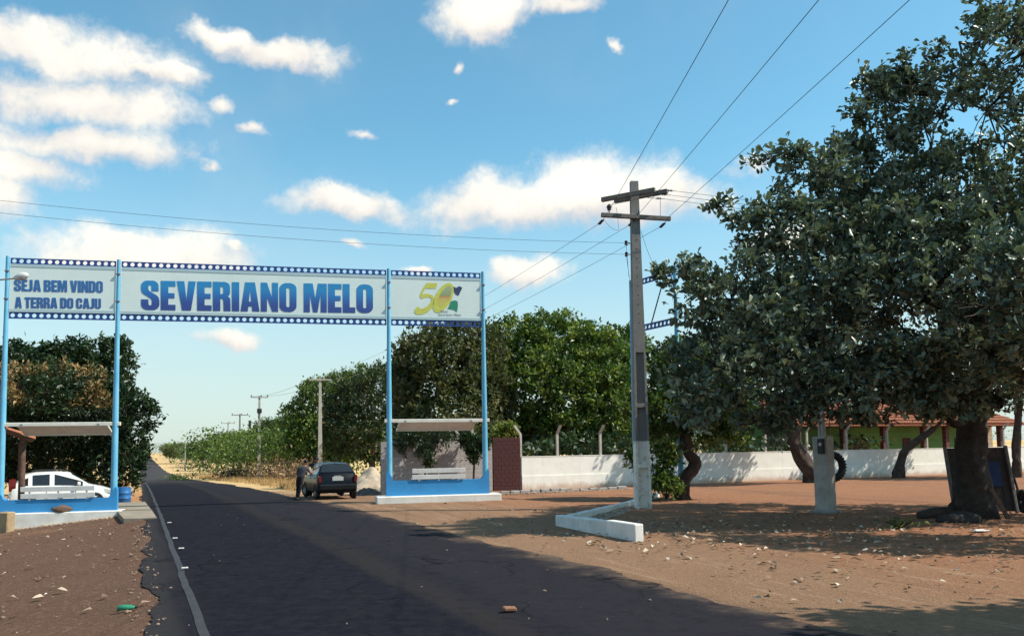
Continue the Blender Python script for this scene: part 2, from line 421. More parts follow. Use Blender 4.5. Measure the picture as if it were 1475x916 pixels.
for k in tcols:
    t_ = le + (re - le) * k; z_ = Hst(sr, np.maximum(t_, .2)) + .03 * (1 - ((t_ - 3.2) / 3.0) ** 2)
    if k in (0, 1): z_ = z_ - .16
    x_, y_ = XY(sr, t_); cols_.append(np.stack([x_, y_, z_], -1))
RV = np.stack(cols_, 1); ns2, nt2 = RV.shape[:2]; I2 = np.arange(ns2 * nt2).reshape(ns2, nt2)
RF = np.stack([I2[:-1, :-1], I2[:-1, 1:], I2[1:, 1:], I2[1:, :-1]], -1).reshape(-1, 4)[:, ::-1]
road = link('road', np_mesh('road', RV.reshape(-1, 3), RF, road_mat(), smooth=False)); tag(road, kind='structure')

def line_mat(name, c, amt):
    m, nt, b = pbsdf(name); pos = nt.node('ShaderNodeNewGeometry').outputs['Position']
    n = nt.math('ADD', nt.math('MULTIPLY', nt.noise(pos, 3.0, 7.0, 0.7), 0.6), nt.math('MULTIPLY', nt.noise(pos, 40.0, 4.0, 0.8), 0.5))
    nt.put(b.inputs['Base Color'], nt.mix(nt.step(n, amt - .12, amt + .12), (0.020, 0.0195, 0.024), c)); b.inputs['Roughness'].default_value = 0.8
    return m
def strip(name, t0, wd, s0, s1, m, dz=0.006):
    q = np.arange(s0, s1, 0.4); V = []
    for o in (-wd / 2, wd / 2):
        t_ = t0 + o + (nz(q + 50, q * 0, 1.7, 9) - .5) * .03; x_, y_ = XY(q, t_)
        V.append(np.stack([x_, y_, Hst(q, np.maximum(t_, .2)) + .03 * (1 - ((t_ - 3.2) / 3.0) ** 2) + dz], -1))
    V = np.stack(V, 1); n = len(q); I = np.arange(2 * n).reshape(n, 2)
    F = np.stack([I[:-1, 0], I[:-1, 1], I[1:, 1], I[1:, 0]], -1)
    o = link(name, np_mesh(name, V.reshape(-1, 3), F[:, ::-1], m)); return tag(o, kind='structure')
strip('edge_line', 0.62, 0.095, 2, 95, line_mat('worn_white_paint', (0.040, 0.039, 0.040), 0.58))

# common materials
CONC = mat('concrete', (0.33, 0.31, 0.29), (0.22, 0.20, 0.19), 4, 0.9, 0.5, 30)
CONCL = mat('pale_concrete', (0.46, 0.43, 0.38), (0.34, 0.31, 0.27), 3, 0.9, 0.5, 30, spots=((0.2, 0.17, 0.14), .22))
def wall_mat():
    m, nt, b = pbsdf('limewash_wall'); co = nt.node('ShaderNodeTexCoord').outputs['Object']
    z = nt.node('ShaderNodeSeparateXYZ'); nt.put(z.inputs[0], co); n = nt.noise(co, 1.6, 7, .7)
    col = nt.mix(nt.step(n, .35, .7), (0.80, 0.79, 0.74), (0.73, 0.71, 0.65)); sx = nt.node('ShaderNodeMapping'); nt.put(sx.inputs['Vector'], co); sx.inputs['Scale'].default_value = (3.0, 3.0, .35)
    col = nt.mix(nt.step(nt.noise(sx.outputs[0], 1.0, 7, .72), .56, .74, 0, .40), col, (0.50, 0.46, 0.40))
    h = nt.math('ADD', z.outputs[2], nt.math('MULTIPLY', nt.math('SUBTRACT', nt.noise(co, 2.4, 8, .75), .5), .75))
    col = nt.mix(nt.step(h, .34, .02, 0, .75), col, (0.46, 0.31, 0.21)); col = nt.mix(nt.step(nt.noise(co, 5.0, 8, .75), .66, .70, 0, .7), col, (0.40, 0.34, 0.29))
    nt.put(b.inputs['Base Color'], col); b.inputs['Roughness'].default_value = .92
    bp = nt.node('ShaderNodeBump'); bp.inputs['Strength'].default_value = .4; bp.inputs['Distance'].default_value = .02; nt.put(bp.inputs['Height'], nt.noise(co, 14, 6, .7)); nt.put(b.inputs['Normal'], bp.outputs[0]); return m
LIME = wall_mat()
WHITE = mat('whitewash', (0.80, 0.79, 0.74), (0.72, 0.70, 0.63), 1.6, 0.9, 0.25, 18, spots=((0.52, 0.47, 0.38), .16))
KERBW = mat('kerb_paint', (0.74, 0.73, 0.70), (0.62, 0.60, 0.56), 3.0, 0.9, 0.5, 25, spots=((0.28, 0.24, 0.20), .26))
BLUE = mat('blue_paint', (0.036, 0.240, 0.52), (0.032, 0.205, 0.45), 2.2, 0.6, 0.15, 20, spots=((0.10, 0.25, 0.42), .24))
POSTB = mat('post_paint', (0.105, 0.36, 0.56), (0.16, 0.44, 0.62), 1.6, 0.5, 0.08, 20, spots=((0.26, 0.30, 0.33), .2))
NAVY = mat('strip_navy', (0.020, 0.050, 0.20), (0.022, 0.065, 0.25), 2.0, 0.5)
PANEL = mat('sign_panel', (0.68, 0.78, 0.76), (0.62, 0.73, 0.71), 0.8, 0.5, 0.05, 6)
CREAM = mat('cream_paint', (0.70, 0.69, 0.62), (0.60, 0.58, 0.51), 2.5, 0.6, 0.1, 20)
GREYP = mat('canopy_sheet', (0.66, 0.64, 0.58), (0.54, 0.51, 0.46), 2.0, 0.7, 0.15, 14)
STEEL = mat('galvanised_steel', (0.45, 0.46, 0.47), (0.32, 0.33, 0.34), 5, 0.5, 0.0, metal=0.5)
WIRE = mat('wire_black', (0.035, 0.038, 0.045), None, 4, 0.6)
PORC = mat('insulator_brown', (0.05, 0.03, 0.03), None, 6, 0.3)
RUBBER = mat('tyre_rubber', (0.020, 0.020, 0.022), (0.034, 0.032, 0.031), 9, 0.85, 0.3)
BARK = mat('bark', (0.085, 0.062, 0.050), (0.040, 0.030, 0.026), 5, 0.95, 1.0, 16)
BARKG = mat('bark_grey', (0.15, 0.125, 0.105), (0.08, 0.065, 0.055), 6, 0.95, 1.0, 18)
WOODD = mat('weathered_wood', (0.15, 0.085, 0.06), (0.075, 0.045, 0.035), 7, 0.85, 0.5, 24)
TILE = mat('terracotta', (0.42, 0.16, 0.085), (0.30, 0.11, 0.06), 3.5, 0.85, 0.3, 20, spots=((0.2, 0.11, 0.08), .25))
DARKM = mat('dark_metal', (0.03, 0.03, 0.033), None, 6, 0.5)

# ================================================================== welcome gateway
_a, _b = P(5.4, 560, 26.90), P(698.0, 600, 30.50)
GA = Vector((_a.x, 26.90, 0)); GB = Vector((_b.x, 30.50, 0))
GDIR = (GB - GA).normalized(); GL = (GB - GA).length; GRZ = math.atan2(GDIR.y, GDIR.x); GNRM = Vector((GDIR.y, -GDIR.x, 0))  # towards the camera
def gx(px, py):
    """photo pixel -> (x along, z) on the plane of the gateway"""
    d = ray(px, py); o = Vector((0, 0, CAMZ)); k = (GA - o).dot(GNRM) / d.dot(GNRM); q = o + d * k
    return (q - GA).dot(GDIR), q.z
PX = [0.0, gx(167.3, 560)[0], gx(560.4, 560)[0], GL]
ZT, ZP1, ZP0, ZB = 8.25, 8.05, 6.46, 6.24
gate = thing('welcome_gateway', GA, GRZ, 'long blue welcome gateway with pale lettered panels spanning the road', 'gateway')

def holed_strip(x0, x1, z0, z1, n, y=0.0, th=0.03):
    mb = MB(); w_ = (x1 - x0) / n; r = 0.069; K = 16
    per = []
    for i in range(K):
        a = 2 * math.pi * i / K; c, s = math.cos(a), math.sin(a); q = max(abs(c), abs(s)); per.append((c / q, s / q, c, s))
    for j in range(n):
        cx, cz = x0 + (j + .5) * w_, (z0 + z1) / 2; V = []
        for yy in (y - th / 2, y + th / 2):
            V += [(cx + p[0] * w_ / 2, yy, cz + p[1] * (z1 - z0) / 2) for p in per] + [(cx + p[2] * r, yy, cz + p[3] * r) for p in per]
        F = []
        for i in range(K):
            q = (i + 1) % K
            F += [(i, q, K + q, K + i), (3 * K + i, 3 * K + q, 2 * K + q, 2 * K + i), (K + i, K + q, 3 * K + q, 3 * K + i), (i, 2 * K + i, 2 * K + q, q)]
        mb.add(V, F)
    return mb

# -- heavy condensed capitals as outlines (cap height 1) --
def arc(cx, cy, rx, ry, a0, a1, n=6):
    return [(cx + rx * math.cos(R(a0 + (a1 - a0) * i / n)), cy + ry * math.sin(R(a0 + (a1 - a0) * i / n))) for i in range(n + 1)]
def rrect(x0, y0, x1, y1, rx, ry, c='1111'):
    out = []
    for (cx, cy, ox, oy, a), on in zip(((x1, y0, -1, 1, -90), (x1, y1, -1, -1, 0), (x0, y1, 1, -1, 90), (x0, y0, 1, 1, 180)), c):
        out += arc(cx + ox * rx, cy + oy * ry, rx, ry, a, a + 90) if on == '1' else [(cx, cy)]
    return out
GLY = {
 'E': (.46, [[(0, 0), (.46, 0), (.46, .19), (.235, .19), (.235, .41), (.43, .41), (.43, .585), (.235, .585), (.235, .81), (.46, .81), (.46, 1), (0, 1)]]),
 'L': (.43, [[(0, 0), (.43, 0), (.43, .19), (.235, .19), (.235, 1), (0, 1)]]),
 'T': (.50, [[(.133, 0), (.367, 0), (.367, .80), (.5, .80), (.5, 1), (0, 1), (0, .80), (.133, .80)]]),
 'I': (.235, [[(0, 0), (.235, 0), (.235, 1), (0, 1)]]),
 'V': (.60, [[(0, 1), (.235, 1), (.305, .34), (.37, 1), (.6, 1), (.445, 0), (.165, 0)]]),
 'A': (.62, [[(0, 0), (.15, 1), (.47, 1), (.62, 0), (.385, 0), (.37, .17), (.25, .17), (.235, 0)], [(.31, .80), (.27, .34), (.35, .34)]]),
 'N': (.57, [[(0, 0), (0, 1), (.2, 1), (.37, .48), (.37, 1), (.57, 1), (.57, 0), (.375, 0), (.2, .50), (.2, 0)]]),
 'M': (.78, [[(0, 0), (0, 1), (.3, 1), (.39, .47), (.48, 1), (.78, 1), (.78, 0), (.575, 0), (.575, .66), (.465, 0), (.315, 0), (.205, .66), (.205, 0)]]),
 'O': (.57, [rrect(0, 0, .57, 1, .24, .2), rrect(.225, .165, .345, .835, .058, .06)]),
 'D': (.57, [rrect(0, 0, .57, 1, .24, .2, '1100'), rrect(.235, .175, .345, .825, .055, .08, '1100')]),
 'U': (.56, [[(0, 1), (0, .2)] + arc(.22, .2, .22, .2, 180, 270) + arc(.34, .2, .22, .2, 270, 360) + [(.56, 1), (.335, 1), (.335, .22)] + arc(.28, .21, .055, .05, 0, -180) + [(.225, 1)]]),
 'J': (.38, [[(.145, 1), (.145, .25)] + arc(.1, .23, .045, .05, 0, -90) + [(0, .18), (0, 0)] + arc(.18, .2, .2, .2, 270, 360) + [(.38, 1)]]),
 'C': (.56, [[(.56, .60)] + arc(.32, .8, .24, .2, 0, 90) + arc(.24, .8, .24, .2, 90, 180) + arc(.24, .2, .24, .2, 180, 270) + arc(.32, .2, .24, .2, 270, 360) + [(.56, .42), (.34, .42), (.34, .22)] + arc(.282, .215, .058, .055, 0, -180) + arc(.282, .785, .058, .055, 180, 0) + [(.34, .60)]]),
 'R': (.57, [[(0, 0), (0, 1)] + arc(.36, .83, .19, .17, 90, 0) + [(.55, .63), (.535, .56), (.475, .51), (.535, .46), (.56, .39), (.57, 0), (.345, 0), (.335, .36), (.31, .42), (.235, .42), (.235, 0)], rrect(.235, .58, .335, .83, .05, .06, '1100')]),
 'B': (.57, [[(0, 0), (0, 1)] + arc(.36, .84, .19, .16, 90, 0) + [(.55, .64), (.53, .57), (.46, .525), (.535, .48), (.565, .40)] + arc(.37, .17, .2, .17, 0, -90), rrect(.235, .61, .335, .84, .05, .06, '1100'), rrect(.235, .16, .345, .435, .05, .06, '1100')]),
 'S': (.57, [[(.545, .64), (.545, .76)] + arc(.36, .82, .185, .18, 0, 90) + arc(.2, .82, .2, .18, 90, 180) + [(0, .70), (.02, .60), (.08, .535), (.20, .46), (.30, .39), (.335, .33), (.335, .22)] + arc(.282, .21, .053, .055, 0, -180) + [(.228, .36), (0, .36), (0, .22)] + arc(.2, .2, .2, .2, 180, 270) + arc(.37, .2, .2, .2, 270, 360) + [(.57, .32), (.55, .42), (.49, .50), (.38, .57), (.26, .645), (.225, .70), (.225, .79)] + arc(.275, .79, .05, .06, 180, 0) + [(.325, .64)]]),
}
def outlines_mesh(name, polys, m, depth=0.006):
    cu = bpy.data.curves.new(name, 'CURVE'); cu.dimensions = '2D'; cu.fill_mode = 'BOTH'; cu.extrude = depth / 2
    for p in polys:
        sp = cu.splines.new('POLY'); sp.points.add(len(p) - 1); sp.use_cyclic_u = True
        for q, (a, b) in zip(sp.points, p): q.co = (a, b, 0, 1)
    return curve_mesh(name, cu, m)
def curve_mesh(name, cu, m):
    o = bpy.data.objects.new('tmp_outline', cu); COL.objects.link(o)
    dg = bpy.context.evaluated_depsgraph_get(); me = bpy.data.meshes.new_from_object(o.evaluated_get(dg)); me.name = name
    bpy.data.objects.remove(o); bpy.data.curves.remove(cu)
    me.materials.clear(); me.materials.append(m); return me
def word_polys(txt, gap=.045, space=.20):
    x = 0; out = []
    for ch in txt:
        if ch == ' ': x += space; continue
        wd, pl = GLY[ch]; out += [[(a + x, b) for a, b in p] for p in pl]; x += wd + gap
    return out, x - gap
def lettering(txt, corners, m, parent, name='lettering'):
    """corners: bottom-left, bottom-right, top-left, top-right in local (x, z)"""
    pl, wd = word_polys(txt); bl, br, tl, tr = corners; out = []
    for p in pl:
        q = []
        for a, b in p:
            u = a / wd; q.append((((bl[0] * (1 - u) + br[0] * u) * (1 - b) + (tl[0] * (1 - u) + tr[0] * u) * b), ((bl[1] * (1 - u) + br[1] * u) * (1 - b) + (tl[1] * (1 - u) + tr[1] * u) * b)))
        out.append(q)
    me = outlines_mesh(name, out, m)
    me.transform(Matrix.Rotation(R(90), 4, 'X')); me.transform(Matrix.Translation((0, -0.026, 0)))
    return link(name, me, parent)
def print_mat(name, stops, z0, z1):
    m, nt, b = pbsdf(name); co = nt.node('ShaderNodeTexCoord').outputs['Object']
    z = nt.node('ShaderNodeSeparateXYZ'); nt.put(z.inputs[0], co)
    n = nt.math('ADD', nt.step(z.outputs[2], z0, z1), nt.math('MULTIPLY', nt.math('SUBTRACT', nt.noise(co, 5.0, 4.0), 0.5), 0.1))
    nt.put(b.inputs['Base Color'], nt.ramp(n, stops)); b.inputs['Roughness'].default_value = 0.5
    return m

panels = []
for k in range(3):
    x0, x1 = PX[k] + .085, PX[k + 1] - .085
    p_ = MB().box(((x0 + x1) / 2, 0, (ZP0 + ZP1) / 2), (x1 - x0, .04, ZP1 - ZP0 - .004)).build('sign_panel', PANEL, gate); panels.append(p_)
    for zz in (ZP0 + .05, ZP1 - .05): MB().box(((x0 + x1) / 2, -.024, zz), (x1 - x0 - .01, .012, .10)).build('frame_band', mat('panel_band', (0.42, 0.55, 0.58), (0.38, 0.50, 0.55), 1, .5), p_)
    n = 39 if k == 1 else 15
    holed_strip(x0, x1, ZP1, ZT, n).build('perforated_strip', NAVY, gate)
    holed_strip(x0, x1, ZB, ZP0, n).build('perforated_strip', NAVY, gate)
c4 = lambda *q: [gx(*a) for a in q]
TXT1 = print_mat('print_blue_dark', [(0, (0.030, 0.11, 0.32)), (1, (0.035, 0.15, 0.38))], 6.5, 8.0)
TXT2 = print_mat('print_blue_fade', [(0, (0.030, 0.068, 0.27)), (.38, (0.020, 0.15, 0.44)), (.75, (0.018, 0.23, 0.52)), (1, (0.018, 0.23, 0.50))], 6.75, 7.75)
lettering('SEJA BEM VINDO', c4((20.7, 419.4), (148.5, 422.0), (20.7, 402.8), (148.5, 405.3)), TXT1, panels[0])
lettering('A TERRA DO CAJU', c4((21.8, 443.8), (145.8, 445.0), (21.8, 428.0), (145.8, 430.3)), TXT1, panels[0])
lettering('SEVERIANO MELO', c4((203.5, 446.5), (537.2, 451.2), (203.5, 404.2), (537.2, 410.0)), TXT2, panels[1])

# anniversary emblem: yellow 5 and slanting 0 holding a little landscape, two flag ends, two lines of script
def lg(u, v):                       # emblem coordinates: pixels of the enlarged detail of the photograph
    return gx(580 + u / 11.45, 390 + v / 11.45)
def emblem(name, polys, m, dy):
    me = outlines_mesh(name, [[lg(*q) for q in p] for p in polys], m, .004)
    me.transform(Matrix.Rotation(R(90), 4, 'X')); me.transform(Matrix.Translation((0, dy, 0))); return link(name, me, panels[2])
YEL = mat('print_yellow', (0.60, 0.60, 0.13), (0.50, 0.52, 0.10), 6, .5)
emblem('numeral_five', [[(395, 205), (580, 205), (545, 295), (375, 295), (325, 385), (420, 380), (490, 405), (520, 460), (520, 540), (480, 620), (410, 685), (320, 722), (225, 725), (195, 690), (200, 640), (235, 605), (285, 580), (265, 620), (330, 625), (400, 590), (455, 530), (478, 470), (445, 440), (380, 442), (310, 468), (280, 430), (290, 380), (340, 280)]], YEL, -.025)
def ell(cx, cy, a, b, rot, n=28):
    return [(cx + a * math.cos(i * 2 * math.pi / n) * math.cos(rot) - b * math.sin(i * 2 * math.pi / n) * math.sin(rot), cy + a * math.cos(i * 2 * math.pi / n) * math.sin(rot) + b * math.sin(i * 2 * math.pi / n) * math.cos(rot)) for i in range(n)]
emblem('numeral_zero', [ell(668, 450, 270, 135, R(-62)), ell(690, 428, 190, 82, R(-62))[::-1]], YEL, -.025)
emblem('numeral_zero_picture', [ell(690, 428, 188, 80, R(-62))], print_mat('print_landscape', [(0, (0.55, 0.50, 0.10)), (.35, (0.55, 0.42, 0.12)), (.5, (0.52, 0.22, 0.10)), (.6, (0.25, 0.33, 0.15)), (1, (0.33, 0.40, 0.24))], lg(690, 600)[1], lg(690, 260)[1]), -.0245)
emblem('flag_top', [[(835, 262), (880, 285), (930, 255), (985, 280), (950, 350), (922, 412), (880, 400), (840, 345)]], mat('print_navy', (0.05, 0.07, 0.16), None, 8, .5), -.025)
emblem('flag_bottom', [[(790, 510), (830, 495), (880, 492), (908, 515), (908, 600), (895, 680), (840, 645), (740, 628), (770, 575)]], mat('print_green', (0.03, 0.22, 0.14), (0.04, 0.26, 0.17), 8, .5), -.0262)
def script(txt, u, v, size):
    cu = bpy.data.curves.new('script', 'FONT'); cu.body = txt; cu.shear = 0.35; cu.size = size; cu.extrude = .001
    me = curve_mesh('script_lettering', cu, mat('print_grey', (0.30, 0.32, 0.36), None, 8, .5))
    x, z = lg(u, v); me.transform(Matrix.Rotation(R(90), 4, 'X')); me.transform(Matrix.Translation((x, -.028, z))); link('script_lettering', me, panels[2])
script('Anos', 600, 690, .15); script('Severiano Melo', 580, 742, .135)

SHEL = [(PX[0], PX[1], -.05, .36), (PX[2], PX[3], .15, .68)]      # left and right shelter: plinth top and blue wall top
for i, x in enumerate(PX):
    zb = SHEL[i // 2][2]
    mb = MB().tube([(x, 0, zb - .02), (x, 0, zb + .5), (x, 0, 2.7), (x, 0, ZP0), (x, 0, ZT + .05)], [.11, .105, .098, .068, .062], 14)
    po = mb.build('post', POSTB, gate, 40)
    for zz in (ZP0 + .42, ZP1 - .25): MB().box((x, -.07, zz), (.13, .05, .05), bevel=.008).build('clamp', mat('clamp_rust', (0.20, 0.15, 0.16), None, 9, .7), po)
for k, (x0, x1, zb, zw) in enumerate(SHEL):
    # painted wall between the posts, swelling up round each post in a concave curve
    prof = [(x0 - .12, zb), (x1 + .12, zb), (x1 + .12, zw + .26), (x1 + .085, zw + .36)] + [(x1 - .085 - .11 * (1 - math.cos(R(a))), zw + .13 - .13 * math.sin(R(a))) for a in (0, 22, 45, 68, 90)]
    prof += [(x0 + .085 + .11 * (1 - math.cos(R(a))), zw + .13 - .13 * math.sin(R(a))) for a in (90, 68, 45, 22, 0)] + [(x0 - .085, zw + .36), (x0 - .12, zw + .26)]
    MB().prism(prof, -.115, .115).build('base_wall', BLUE, gate)
    if k == 0: MB().box(((x0 + x1) / 2 + .05, -.02, zb - .55), (x1 - x0 + .50, .75, 1.1), bevel=.02).build('plinth', KERBW, gate)
    else: MB().box(((x0 + x1) / 2 + .0, -.02, zb - .13), (x1 - x0 + .95, 1.0, .26), bevel=.02).build('plinth', KERBW, gate)
    # canopy: rail between the posts, sheet sloping away to a lip, cross ribs, curved end brackets
    zr = 2.80 if k else 2.78
    can = MB().box(((x0 + x1) / 2, -.02, zr), (x1 - x0 + .34, .10, .125), bevel=.012).build('canopy', CREAM, gate)
    xa, xb = x0 + .38, x1 - .30
    MB().prism([(.035, zr + .04), (.95, zr - .27), (.95, zr - .295), (.035, zr + .015)], xa, xb, 'x').build('roof_sheet', GREYP, can)
    MB().box(((xa + xb) / 2, .98, zr - .30), (xb - xa + .1, .05, .10), bevel=.008).build('canopy_lip', CREAM, can)
    for xr in (xa, (xa + xb) / 2, xb):
        pts = [(.035, zr - .045), (.25, zr - .08), (.55, zr - .17), (.80, zr - .27), (.95, zr - .34)]
        rp = [(a, b) for a, b in pts] + [(a, b + .07) for a, b in pts[::-1]]
        MB().prism(rp, xr - .022, xr + .022, 'x').build('canopy_rib', CREAM, can)
    for xr in (xa + .2, xb - .2): MB().box((xr, -.075, zr), (.07, .03, .05), bevel=.006).build('bolt_plate', STEEL, can)

# benches on the blue walls
BW = mat('bench_white', (0.70, 0.71, 0.70), (0.58, 0.58, 0.57), 3, .6, .15, 30, spots=((0.32, 0.28, 0.25), .14))
for k, (xa, xb, zw, lab) in enumerate(((gx(32.5, 700)[0], gx(138.5, 700)[0], .36, 'white slatted bench on the blue wall in front of the white car'), (gx(593, 685)[0], gx(669, 685)[0], .68, 'white slatted bench on the blue wall before the peeling block wall'))):
    bo = GA + GDIR * ((xa + xb) / 2) + Vector((0, 0, zw)); be = thing('bench', bo, GRZ, lab, 'bench', 'benches under the gateway')
    L2 = (xb - xa) / 2
    for zz, yy in ((.115, -.16), (.335, -.19)): MB().box((0, yy, zz), (2 * L2, .028, .155), Euler((R(6), 0, 0)), bevel=.005).build('back_slat', BW, be)
    for yy in (-.02, .10, .22): MB().box((0, yy, .045), (2 * L2, .10, .03), bevel=.005).build('seat_slat', BW, be)
    for xx in (-L2 + .25, 0, L2 - .25):
        MB().box((xx, -.135, .2), (.05, .022, .40), Euler((R(6), 0, 0))).box((xx, .06, .0), (.05, .42, .035)).build('bracket', BW, be)
stone = MB()
bm = bmesh.new(); bmesh.ops.create_icosphere(bm, subdivisions=3, radius=1)
for v in bm.verts: v.co = Vector((v.co.x * .30 * (1 + .2 * math.sin(3 * v.co.z + 2 * v.co.y)), v.co.y * .17, max(-.6, v.co.z) * .13 * (1 + .22 * math.sin(4 * v.co.x + 1))))
me = bpy.data.meshes.new('stone'); bm.to_mesh(me); bm.free(); me.materials.append(mat('brown_stone', (0.20, 0.12, 0.085), (0.10, 0.065, 0.05), 8, .95, 1.0, 22)); me.shade_smooth()
q = gx(92, 734); st = link('stone', me); st.location = GA + GDIR * q[0] + GNRM * .26 + Vector((0, 0, -.05 + .075)); st.rotation_euler = (0, 0, GRZ)
tag(st, 'brown flat stone lying on the white plinth under the left bench', 'stone')

# second, narrower gateway seen almost edge on behind the utility pole
HA = Vector((4.72, 32.3, 0)); HB = Vector((5.98, 29.9, 0)); hd = (HB - HA).normalized(); HL = (HB - HA).length
g2 = thing('side_gateway', HA, math.atan2(hd.y, hd.x), 'narrow blue gateway seen edge on behind the utility pole', 'gateway')
for x in (0, HL): MB().tube([(x, 0, -.05), (x, 0, 2.7), (x, 0, 6.4), (x, 0, 8.25)], [.11, .10, .075, .065], 12).build('post', POSTB, g2, 40)
for z0, z1 in ((7.95, 8.18), (6.15, 6.40)): holed_strip(.08, HL - .08, z0, z1, 11).build('perforated_strip', NAVY, g2)
MB().box((.42, 0, 7.175), (.5, .03, 1.54)).build('sign_panel', PANEL, g2)
MB().box((HL * .6, .03, 7.175), (.04, .03, 1.8), Euler((0, R(28), 0))).build('brace', DARKM, g2)

# ================================================================== utility poles and wires
def taper_box(mb, x0, x1, y0, y1, z0, z1, k0, k1):
    """box in pole coordinates; x and y scale from k0 at z0 to k1 at z1"""
    V = [(x * k, y * k, z) for z, k in ((z0, k0), (z1, k1)) for x, y in ((x0, y0), (x1, y0), (x1, y1), (x0, y1))]
    return mb.add(V, [(3, 2, 1, 0), (4, 5, 6, 7), (0, 1, 5, 4), (1, 2, 6, 5), (2, 3, 7, 6), (3, 0, 4, 7)])
def pole_mat():
    m, nt, b = pbsdf('pole_concrete'); co = nt.node('ShaderNodeTexCoord').outputs['Object']
    z = nt.node('ShaderNodeSeparateXYZ'); nt.put(z.inputs[0], co)
    n = nt.noise(co, 5, 6, .65); base = nt.mix(n, (0.150, 0.146, 0.140), (0.265, 0.255, 0.240))
    wh = nt.mix(nt.step(nt.noise(co, 6, 7, .7), .52, .62), (0.76, 0.74, 0.68), (0.52, 0.46, 0.38))
    zz = nt.math('ADD', z.outputs[2], nt.math('MULTIPLY', nt.math('SUBTRACT', n, .5), .06))
    nt.put(b.inputs['Base Color'], nt.mix(nt.step(zz, 1.97, 1.99), wh, base)); b.inputs['Roughness'].default_value = .92
    bp = nt.node('ShaderNodeBump'); bp.inputs['Strength'].default_value = .6; bp.inputs['Distance'].default_value = .02
    nt.put(bp.inputs['Height'], nt.noise(co, 35, 5, .7)); nt.put(b.inputs['Normal'], bp.outputs[0]); return m
POLEM = pole_mat()
HT = 9.85
kz = lambda z: 1.0 - .50 * z / HT
def big_pole(loc, rz, lab):
    root = thing('utility_pole', loc, rz, lab, 'utility pole', 'concrete H section utility poles')
    mb = MB(); hw, hd_, fl = .232, .17, .078
    for z0, z1 in ((-.3, 1.20), (1.32, 2.98), (3.10, 4.62)):
        for sx in (-1, 1):
            a, b = sorted((sx * hw, sx * (hw - fl))); taper_box(mb, a, b, -hd_, hd_, z0, z1, kz(z0), kz(z1))
        taper_box(mb, -hw + fl, hw - fl, -.05, .05, z0, z1, kz(z0), kz(z1))
    for z0 in (1.20, 2.98): taper_box(mb, -hw, hw, -hd_ - .004, hd_ + .004, z0, z0 + .12, kz(z0), kz(z0 + .12))
    taper_box(mb, -hw, hw, -hd_, hd_, 4.62, HT, kz(4.62), kz(HT))
    sh = mb.build('shaft', POLEM, root)
    bh = MB()
    for i in range(10): bh.lathe([(.001, -hd_ * kz(5.5 + i * .28) - .003), (.02, -hd_ * kz(5.5 + i * .28) - .003)], (0, 0, 5.5 + i * .28), 8, 'y')
    o = bh.build('bolt_hole', DARKM, sh); o['kind'] = 'stuff'
    # main crossarm with two insulator strings and one pin insulator; twin upper arms running nearly along the view
    ca = MB().box((0, -.14, 8.72), (2.14, .11, .13), Euler((0, R(2.5), 0)), bevel=.012).build('crossarm', mat('arm_concrete', (0.22, 0.195, 0.17), (0.13, 0.115, 0.10), 7, .9, .5, 30), root)
    for x in (-.98, -.05, .92):
        s_ = MB().tube([(x, -.14, 8.62 - x * .04), (x - .12, .1, 8.50 - x * .04)], .012, 5)
        for j in range(3): s_.lathe([(.02, -.03), (.055, -.015), (.06, .01), (.02, .03)], (x - .04 - .03 * j, -.04 + .06 * j, 8.58 - .03 * j - x * .04), 8)
        s_.build('insulator', PORC, root)
    pi_ = MB().tube([(-.82, -.14, 8.76), (-.82, -.14, 8.95)], .014, 6).lathe([(.02, 8.90), (.065, 8.93), (.06, 8.98), (.085, 9.0), (.06, 9.06), (.02, 9.10)], (-.82, -.14, 0), 10)
    pi_.build('pin_insulator', PORC, root)
    an = R(-38)
    for sd in (-1, 1):
        c = Vector((math.sin(-an) * .19 * sd + .12 * sd, math.cos(an) * .19 * sd, 9.42 + .03 * sd))
        MB().box(c, (1.75, .11, .14), Euler((0, 0, an)), bevel=.012).build('upper_crossarm', MATS['arm_concrete'], root)
    for j in range(3):
        x, y, z = .62 - .12 * j, -.52 + .2 * j, 9.44 - .06 * j
        s_ = MB().tube([(x, y, z), (x + .55, y + .03, z - .02)], .009, 5)
        for q in range(3): s_.lathe([(.012, -.02), (.04, 0), (.012, .02)], (x + .3 + .05 * q, y + .015, z - .01), 8, 'x')
        s_.build('insulator', PORC, root)
    for z in (7.93, 7.58):
        MB().tube([(-.20, -.1, z), (-.34, -.1, z)], .015, 6).lathe([(.02, z - .07), (.055, z - .05), (.035, z), (.055, z + .05), (.02, z + .07)], (-.32, -.1, 0), 10).build('spool_insulator', PORC, root)
    jm = MB()
    def loop(a, b, sag, n=8):
        a, b = Vector(a), Vector(b); jm.tube([a.lerp(b, i / n) - Vector((0, 0, sag * 4 * (i / n) * (1 - i / n))) for i in range(n + 1)], .006, 4)
    loop((-.98, -.14, 8.62), (-.55, -.2, 8.3), .1); loop((-.55, -.2, 8.3), (-.6, -.14, 9.0), -.02); loop((-.32, -.1, 7.9), (-.26, -.1, 6.9), .0); loop((-.32, -.1, 7.55), (-.2, -.12, 6.6), .1)
    loop((.15, -.1, 8.3), (.55, -.1, 7.2), .1); loop((-.82, -.14, 9.08), (.5, -.5, 9.36), .05); loop((.72, -.3, 9.2), (.75, -.14, 8.75), .02)
    jm.build('jumper_wire', WIRE, root)
    return root
PB = G(924, 24.8); main_pole = big_pole(PB, R(6), 'grey concrete utility pole with whitewashed foot beside the low kerb')
def PL(x, y, z, o=None):
    o = o or main_pole; c, s = math.cos(o.rotation_euler.z), math.sin(o.rotation_euler.z)
    return Vector((o.location.x + c * x - s * y, o.location.y + s * x + c * y, o.location.z + z))

